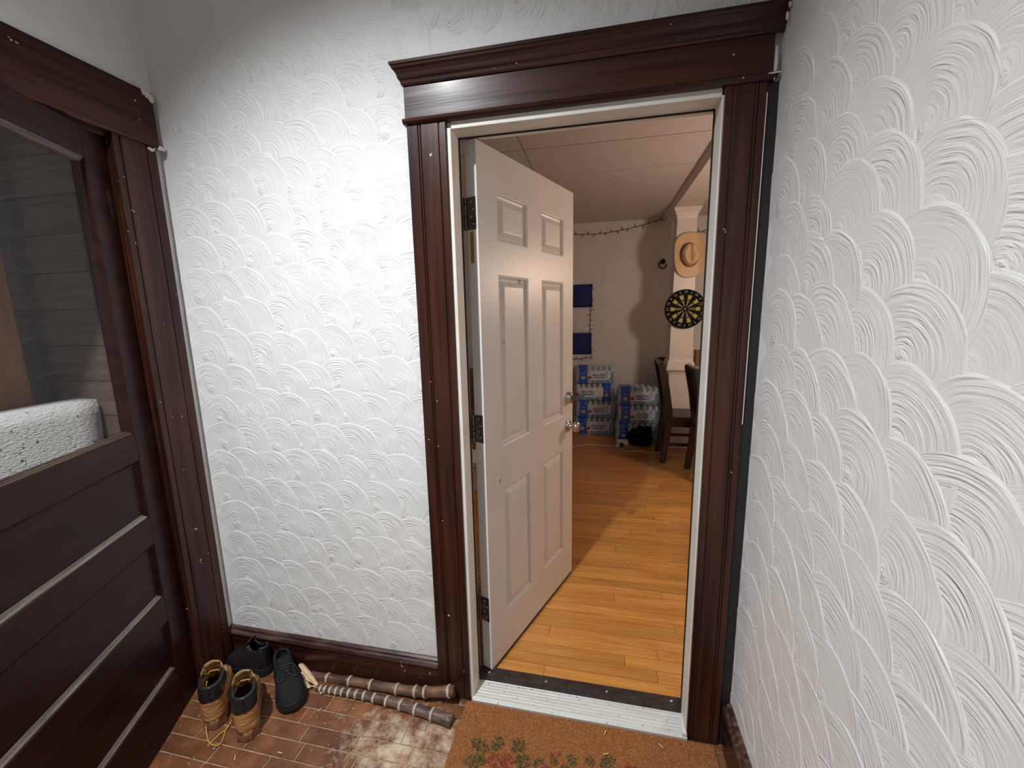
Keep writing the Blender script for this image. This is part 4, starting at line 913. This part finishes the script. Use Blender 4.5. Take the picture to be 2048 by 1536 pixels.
def work_boot(label, loc, ang, seed):
    b = empty('work_boot', loc, (0, 0, ang)); tag(b, label, 'boot', 'pair of wheat work boots')
    L = 0.292
    wt = [(0, 0.0005), (0.004, 0.017), (0.012, 0.028), (0.03, 0.037), (0.09, 0.037), (0.14, 0.042), (0.20, 0.051), (0.245, 0.047), (0.275, 0.033), (0.288, 0.016), (L, 0.0005)]
    ht = [(0, 0.172), (0.03, 0.170), (0.085, 0.166), (0.118, 0.160), (0.15, 0.128), (0.185, 0.100), (0.225, 0.090), (0.262, 0.078), (0.283, 0.062), (L, 0.045)]
    ot = [(0, 0.0), (0.012, 0.022), (0.03, 0.034), (0.085, 0.038), (0.115, 0.030), (0.135, 0.018), (0.17, 0.008), (0.19, 0.0), (L, 0.0)]
    sole('outsole', L, wt, [(0.002, 0.0), (0.005, 0.004), (0.005, 0.020), (0.002, 0.022)], 'sole_red', b)
    for k in range(7):
        for s in (-1, 1):
            x = 0.012+k*0.042; MB().box(x, x+0.02, s*(interp(wt, x+0.01)+0.001), s*(interp(wt, x+0.01)+0.0065), 0.002, 0.017).build('lug', 'sole_red', b, bevel=0.002)
    sole('midsole', L, wt, [(0.001, 0.022), (0.0055, 0.024), (0.0055, 0.036), (0.001, 0.040)], 'sole_gum', b)
    weld(upper(L, wt, ht, ot, 0.036, wave=0.0024, lean=0.30).build('upper', 'nubuck', b, solid=0.003))
    # strap line and heel counter
    weld(upper(L, wt, ht, ot, 0.036, t0=0.0, t1=0.36, x0=0.0, x1=0.075, off=0.0035, nx=14, lean=0.30).build('heel_counter', 'nubuck', b, solid=0.002))
    weld(upper(L, wt, ht, ot, 0.036, t0=0.40, t1=1.0, x0=0.0, x1=0.108, off=0.005, nx=22, lean=0.30).build('padded_collar', 'blk_leather', b, solid=0.006))
    edge = []
    for s, rng in ((1, range(20, -1, -1)), (-1, range(1, 21))):
        for i in rng:
            x = 0.108*(i/20)**1.4; edge.append((x-0.002, s*max(interp(ot, x)+0.001, 0.0), interp(ht, x)+0.003))
    MB().tube(edge, 0.0075, 8).build('collar_roll', 'blk_leather', b, smooth=True)
    for s in (-1, 1):
        tb = MB().add([(0.100, s*0.039, 0.130), (0.138, s*0.026, 0.128), (0.142, s*0.024, 0.172), (0.128, s*0.030, 0.186), (0.104, s*0.039, 0.176)], [(0, 1, 2, 3, 4)]).build('eyelet_tab', 'tan_fuzz', b, solid=0.004, bevel=0.002)
        for q in range(2):
            MB().lathe([(0.004, 0), (0.0045, 0.0015), (0.002, 0.002), (0.002, -0.001)], 10, (0.118+0.006*q, s*(0.038-0.004*q), 0.148+0.018*q), (0.2, s, 0)).build('eyelet', 'hinge', tb)
    v = []
    for i in range(9):
        t = i/8; x = 0.175-0.052*t; z = 0.104+0.092*t; hw_ = 0.016+0.012*t
        for j in range(7): y = -hw_+2*hw_*j/6; v.append((x-0.012*(1-(2*j/6-1)**2)*-1+0.003*math.sin(i*2+j), y, z-0.004*abs(2*j/6-1)))
    MB().add(v, [(i*7+j, (i+1)*7+j, (i+1)*7+j+1, i*7+j+1) for i in range(8) for j in range(6)]).build('tongue', 'tan_fuzz', b, solid=0.005, smooth=True)
    rr = random.Random(seed)
    for k in range(4):
        x = 0.14+0.014*k; z = interp(ht, x)+0.006; MB().tube([(x-0.004, -0.030+.002*k, z-0.004), (x, -0.012, z+0.004), (x+0.004, 0.012, z+0.006), (x+0.002, 0.030-.002*k, z-0.003)], 0.0026, 6).build('lace', 'lace', b, smooth=True)
    return b
bdir = math.atan2(0.68, -0.73)
bR = work_boot('nearer wheat work boot with black collar, right one of the pair', (-0.866, -0.320, 0.0), bdir-0.05, 1)
bL = work_boot('wheat work boot with a trailing yellow lace, left one of the pair', (-1.024, -0.308, 0.0), bdir-0.09, 2)
for b_ in (bR, bL): b_.scale = (0.86, 0.89, 1.0)
# the left boot's laces trail over the brick
inv = (Matrix.Translation(bL.location) @ Matrix.Rotation(bL.rotation_euler.z, 4, 'Z') @ Matrix.Diagonal((*bL.scale, 1))).inverted()
pw = [Vector((-1.085, -0.265, 0.150))]+[pix(a, b, 2, z) for a, b, z in ((411, 1395, 0.09), (411, 1440, 0.03), (415, 1475, 0.004), (422, 1488, 0.003), (438, 1490, 0.003), (447, 1475, 0.003), (452, 1458, 0.003), (462, 1446, 0.004))]
MB().tube([inv @ q for q in smooth_path(pw, 6)], 0.0026, 6).build('trailing_lace', 'lace', bL, smooth=True)
pw = [pix(a, b, 2, z) for a, b, z in ((415, 1492, 0.003), (425, 1482, 0.003), (440, 1468, 0.006), (455, 1456, 0.004), (463, 1440, 0.004))]
MB().tube([inv @ q for q in smooth_path(pw, 6)], 0.0026, 6).build('trailing_lace', 'lace', bL, smooth=True)

def low_shoe(label, loc, rot, leather=False):
    name = 'leather_shoe' if leather else 'sneaker'
    b = empty(name, loc, rot); tag(b, label, 'shoe')
    L = 0.286; up = 'blk_gloss' if leather else 'blk_fabric'
    wt = [(0, 0.0005), (0.004, 0.015), (0.012, 0.025), (0.03, 0.033), (0.09, 0.034), (0.14, 0.040), (0.20, 0.049), (0.245, 0.045), (0.272, 0.031), (0.282, 0.015), (L, 0.0005)]
    ht = [(0, 0.096), (0.02, 0.098), (0.05, 0.086), (0.085, 0.086), (0.112, 0.104), (0.135, 0.098), (0.18, 0.080), (0.225, 0.066), (0.258, 0.055), (0.278, 0.043), (L, 0.030)]
    ot = [(0, 0.0), (0.012, 0.016), (0.03, 0.025), (0.075, 0.028), (0.100, 0.023), (0.118, 0.010), (0.13, 0.0), (L, 0.0)]
    cv = lambda x: 0.012*max(0, (x-0.20)/0.086)**2
    sole('sole', L, wt, [(0.000, 0.0), (0.004, 0.004), (0.005, 0.018), (0.003, 0.027), (-0.001, 0.029)], 'blk_sole', b, cv)
    weld(upper(L, wt, ht, ot, 0.024, lean=0.42).build('upper', up, b, solid=0.003))
    weld(upper(L, wt, ht, ot, 0.024, t0=0, t1=0.30, x0=0.235, x1=L, off=0.0022, nx=12, lean=0.42).build('toe_cap', up, b, solid=0.0015))
    edge = []
    for s, rng in ((1, range(16, -1, -1)), (-1, range(1, 17))):
        for i in rng: x = 0.112*(i/16)**1.3; edge.append((x, s*interp(ot, x), interp(ht, x)+0.001))
    MB().tube(edge, 0.006, 8).build('collar_roll', up, b, smooth=True)
    v = []
    for i in range(7):
        t = i/6; x = 0.16-0.062*t; z = interp(ht, 0.16)+(0.034)*t+0.002
        for j in range(5): y = (-0.020-0.005*t)+(0.04+0.01*t)*j/4; v.append((x, y, z-0.006*(2*j/4-1)**2))
    MB().add(v, [(i*5+j, (i+1)*5+j, (i+1)*5+j+1, i*5+j+1) for i in range(6) for j in range(4)]).build('tongue', up, b, solid=0.004, smooth=True)
    if leather:
        for q in range(4):
            pth = [(0.235-0.010*q+0.004*k, s_*(interp(wt, 0.235-0.01*q)*0.86), 0.046+0.001*k) for k, s_ in ((0, 1),)]
            x = 0.150+0.010*q
            for s_ in (-1, 1): MB().tube([(x, s_*interp(wt, x)*0.94, 0.050), (x-0.003, s_*interp(wt, x)*0.86, 0.064), (x-0.005, s_*interp(wt, x)*0.74, 0.074)], 0.0016, 5).build('stitched_rib', up, b)
    else:
        for k in range(5):
            x = 0.118+0.013*k; z = interp(ht, x)+0.006; w_ = 0.020-0.001*k
            MB().tube([(x, -w_, z-0.007), (x+0.004, -0.006, z+0.001), (x+0.008, 0.008, z), (x+0.010, w_, z-0.008)], 0.0021, 6).build('lace', 'blk_sole', b, smooth=True)
        MB().tube(smooth_path([Vector(q) for q in ((0.128, 0.004, 0.104), (0.142, 0.026, 0.100), (0.175, 0.040, 0.080), (0.196, 0.026, 0.080), (0.176, 0.006, 0.088), (0.142, 0.0, 0.102))], 5), 0.002, 6).build('lace_bow', 'blk_sole', b, smooth=True)
        MB().tube(smooth_path([Vector(q) for q in ((0.128, -0.004, 0.104), (0.146, -0.022, 0.098), (0.176, -0.036, 0.080), (0.190, -0.020, 0.082), (0.165, -0.004, 0.092))], 5), 0.002, 6).build('lace_bow', 'blk_sole', b, smooth=True)
        MB().box(0.03, 0.072, -0.018, 0.014, 0.052, 0.054).build('insole_label', 'white_cloth', b, rot=(0, -0.35, 0))
    return b
low_shoe('black knit sneaker with black laces, toe towards the canes', (-0.964, -0.043, 0.002), (0, R(0), math.atan2(-0.155, 0.19))).scale = (0.85, 1.02, 1.08)
low_shoe('black leather shoe lying behind the boots against the baseboard corner', (-1.010, -0.061, 0.001), (0, 0, math.pi+0.0), True).scale = (0.70, 0.80, 1.3)

# ------------------------------------------------------------------ sugar canes
def cane(label, pts, r0, r1, nodes_, mat_, flare=1.0):
    path = smooth_path([Vector(p) for p in pts], 10)
    c = empty('sugar_cane', path[-1]); tag(c, label, 'cane', 'dried sugar canes by the baseboard')
    n = len(path); ln = [0]
    for a, b in zip(path, path[1:]): ln.append(ln[-1]+(b-a).length)
    tot = ln[-1]
    def at(u):
        d = u*tot
        for i in range(n-1):
            if ln[i+1] >= d: t = (d-ln[i])/(ln[i+1]-ln[i]+1e-9); return path[i].lerp(path[i+1], t), (path[i+1]-path[i]).normalized()
        return path[-1], (path[-1]-path[-2]).normalized()
    us = [0]+list(nodes_)+[1]
    for a, b in zip(us, us[1:]):
        if b-a < 0.012: continue
        p, rad = [], []
        for k in range(7):
            t = k/6; q, _ = at(a+(b-a)*t); p.append(q); rad.append((r0+(r1-r0)*(a+(b-a)*t))*(0.90+0.10*(2*t-1)**2))
        MB().tube(p, rad, 12).build('cane_segment', mat_, c, smooth=True).location = -Vector(c.location)
    for u in nodes_:
        q, d = at(u); r = (r0+(r1-r0)*u)*1.08
        MB().lathe([(r*0.86, -0.005), (r*1.02, -0.0032), (r*0.98, -0.001), (r*1.06, 0.001), (r*1.0, 0.0035), (r*0.86, 0.005)], 12, q, d).build('node_ring', 'node', c, smooth=True).location = -Vector(c.location)
    return c, at
p0, p1 = pix(634, 1376, 2, 0.012), pix(903, 1442, 2, 0.021)
mid = [pix(a, b, 2, z) for a, b, z in ((665, 1381, 0.014), (715, 1389, 0.016), (770, 1401, 0.018), (830, 1418, 0.020), (868, 1430, 0.021))]
c1, at1 = cane('lower purple sugar cane with pale node rings and a dry leaf end', [p0]+mid+[p1], 0.0115, 0.0225, [0.03, 0.065, 0.105, 0.15, 0.195, 0.245, 0.30, 0.36, 0.435, 0.53, 0.635, 0.745, 0.865], 'bamboo_dark')
q0 = [(601, 1328, 0.040), (613, 1343, 0.032), (625, 1358, 0.024), (638, 1374, 0.014)]
for k, (off, wd) in enumerate(((0.0, 0.007), (0.014, 0.005), (0.026, 0.006))):
    pth = [pix(a+k*3, b+k*7 if i > 1 else b+k*16, 2, z*(1-0.33*k)) for i, (a, b, z) in enumerate(q0)]
    sm_ = smooth_path(pth, 5); v = []
    for i, q in enumerate(sm_):
        t = i/(len(sm_)-1); w_ = wd*(0.35+1.1*math.sin(math.pi*min(1, 0.25+t*0.75))); v += [q+Vector((w_, w_*0.7, 0)), q+Vector((0, 0, 0.003)), q-Vector((w_, w_*0.7, 0))]
    o = MB().add(v, [(i*3+j, (i+1)*3+j, (i+1)*3+j+1, i*3+j+1) for i in range(len(sm_)-1) for j in range(2)]).build('leaf_sheath', 'sheath', c1, solid=0.0015, smooth=True); o.location = -Vector(c1.location)
u0 = pix(622, 1351, 1, -0.038); u1 = pix(908, 1382, 1, -0.052)
mid = [pix(a, b, 1, y_) for a, b, y_ in ((650, 1355, -0.040), (700, 1362, -0.042), (745, 1370, -0.044), (800, 1379, -0.047), (850, 1384, -0.050))]
cane('upper brown sugar cane lying against the baseboard', [u0]+mid+[u1], 0.017, 0.0215, [0.13, 0.29, 0.44, 0.62, 0.745, 0.81, 0.97], 'bamboo_brown')

# ------------------------------------------------------------------ coir mat with a printed holly garland
MX0, MX1, MY0, MY1, MH = -0.143, 0.752, -0.56, -0.030, 0.012
mat = empty('door_mat', ((MX0+MX1)/2, (MY0+MY1)/2, 0)); tag(mat, 'orange brown coir door mat with printed holly leaves in front of the threshold', 'door mat')
rel(MB().box(MX0, MX1, MY0, MY1, 0.0, MH-0.004).build('backing', 'coir', bevel=0.003), mat)
leaves = []
def leaf(px, py, qx, qy, w_): leaves.append((pix(px, py, 2, MH).xy, pix(qx, qy, 2, MH).xy, w_))
for a in ((978, 1504, 942, 1478, .020), (984, 1500, 1006, 1474, .020), (1022, 1503, 1052, 1480, .020), (975, 1519, 925, 1523, .021), (1030, 1514, 1062, 1530, .022),
          (1072, 1516, 1082, 1536, .018), (1100, 1516, 1114, 1530, .012), (1138, 1508, 1150, 1535, .014), (1176, 1512, 1184, 1534, .014), (1232, 1516, 1200, 1532, .018), (1120, 1534, 1142, 1548, .018), (1200, 1548, 1235, 1552, .018), (1000, 1545, 985, 1570, .02)): leaf(*a)
reds = [(pix(px, py, 2, MH).xy, r_) for px, py, r_ in ((988, 1512, .013), (1003, 1520, .016), (1016, 1514, .013), (978, 1520, .011), (1008, 1532, .016), (1024, 1524, .010), (990, 1533, .012), (1118, 1509, .008), (1105, 1510, .009), (1256, 1534, .012), (1270, 1540, .012), (1095, 1534, .010))]
pinks = [(pix(1086, 1531, 2, MH).xy, .011), (pix(1080, 1537, 2, MH).xy, .009)]
def dye(x, y, rr):
    P = Vector((x, y))
    for c, r_ in pinks:
        if (P-c).length < r_*(0.7+0.5*rr.random()): return (0.50, 0.06, 0.20)
    for c, r_ in reds:
        if (P-c).length < r_*(0.7+0.5*rr.random()): return (0.32+0.1*rr.random(), 0.010, 0.016)
    for a, b, w_ in leaves:
        d = b-a; L_ = d.length; t = (P-a).dot(d)/(L_*L_)
        if 0 < t < 1:
            side = abs((P-a).x*d.y-(P-a).y*d.x)/L_
            if side < 0.0012 and rr.random() < 0.25: return (0.35, 0.32, 0.14)
            lim = 1.3*w_*math.sin(math.pi*t)**0.7*(0.58+0.42*abs(math.sin(t*math.pi*3.5)))
            if side < lim: g = rr.random(); return (0.008+.012*g, 0.060+.05*g, 0.018+.012*g)
    g = rr.random()
    return (0.36+0.24*g, 0.14+0.11*g, 0.038+0.036*g)
rr = random.Random(11); v, f, cols = [], [], []
nf = 52000
for k in range(nf):
    near = k < 44000
    x = rr.uniform(MX0+.003, MX1-.003); y = rr.uniform(-0.30, MY1-.003) if near else rr.uniform(MY0+.003, -0.30)
    c = dye(x, y, rr)
    if rr.random() < 0.05: c = tuple(min(1, q*1.6+0.05) for q in c)
    a = rr.uniform(0, 6.283); ln_ = rr.uniform(0.0045, 0.0085); tl = rr.uniform(0.1, 0.8) if c[0] > 0.3 and c[1] > 0.1 else rr.uniform(0.55, 0.8)*0.5
    if not (c[0] > 0.3 and c[1] > 0.1): ln_ *= 1.25
    dx, dy = math.cos(a)*ln_*tl, math.sin(a)*ln_*tl; h = ln_*math.sqrt(max(0.05, 1-tl*tl)); w_ = 0.0009
    px_, py_ = -math.sin(a)*w_, math.cos(a)*w_
    z0 = MH-0.005
    x2, y2 = min(max(x+dx, MX0-.003), MX1+.003), min(y+dy, MY1+.004)
    i = len(v); v += [(x-px_, y-py_, z0), (x+px_, y+py_, z0), (x2, y2, z0+h)]; f.append((i, i+1, i+2)); cols.append(c)
me = bpy.data.meshes.new('coir_pile'); me.from_pydata(v, [], f)
at_ = me.attributes.new('dye', 'FLOAT_COLOR', 'FACE'); at_.data.foreach_set('color', [q for c in cols for q in (*c, 1.0)])
o = link('coir_pile', me, 'pile'); o['kind'] = 'stuff'; rel(o, mat)
# a few straw crumbs on the brick and mat
for k, (px, py) in enumerate(((560, 1506), (640, 1420), (470, 1516), (880, 1404), (1210, 1466), (1322, 1492), (1212, 1508), (420, 1438))):
    p = pix(px, py, 2, 0.002 if px < 900 else MH+0.006)
    tag(MB().box(-0.009, 0.009, -0.0012, 0.0012, 0, 0.002).build('straw_crumb', 'sheath', None, p, (0, 0, k*1.1)), ('tiny pale straw crumb on the brick below the boots', 'tiny pale straw crumb on the brick by the sneaker toe', 'tiny pale straw crumb near the bottom edge left of centre', 'tiny pale crumb at the foot of the left casing', 'tiny pale crumb on the mat near the threshold middle', 'pale sliver on the mat near the right casing', 'tiny white crumb on the mat beside the printed leaves', 'tiny pale crumb beside the left boot heel')[k], 'crumb', 'crumbs on the floor and mat')
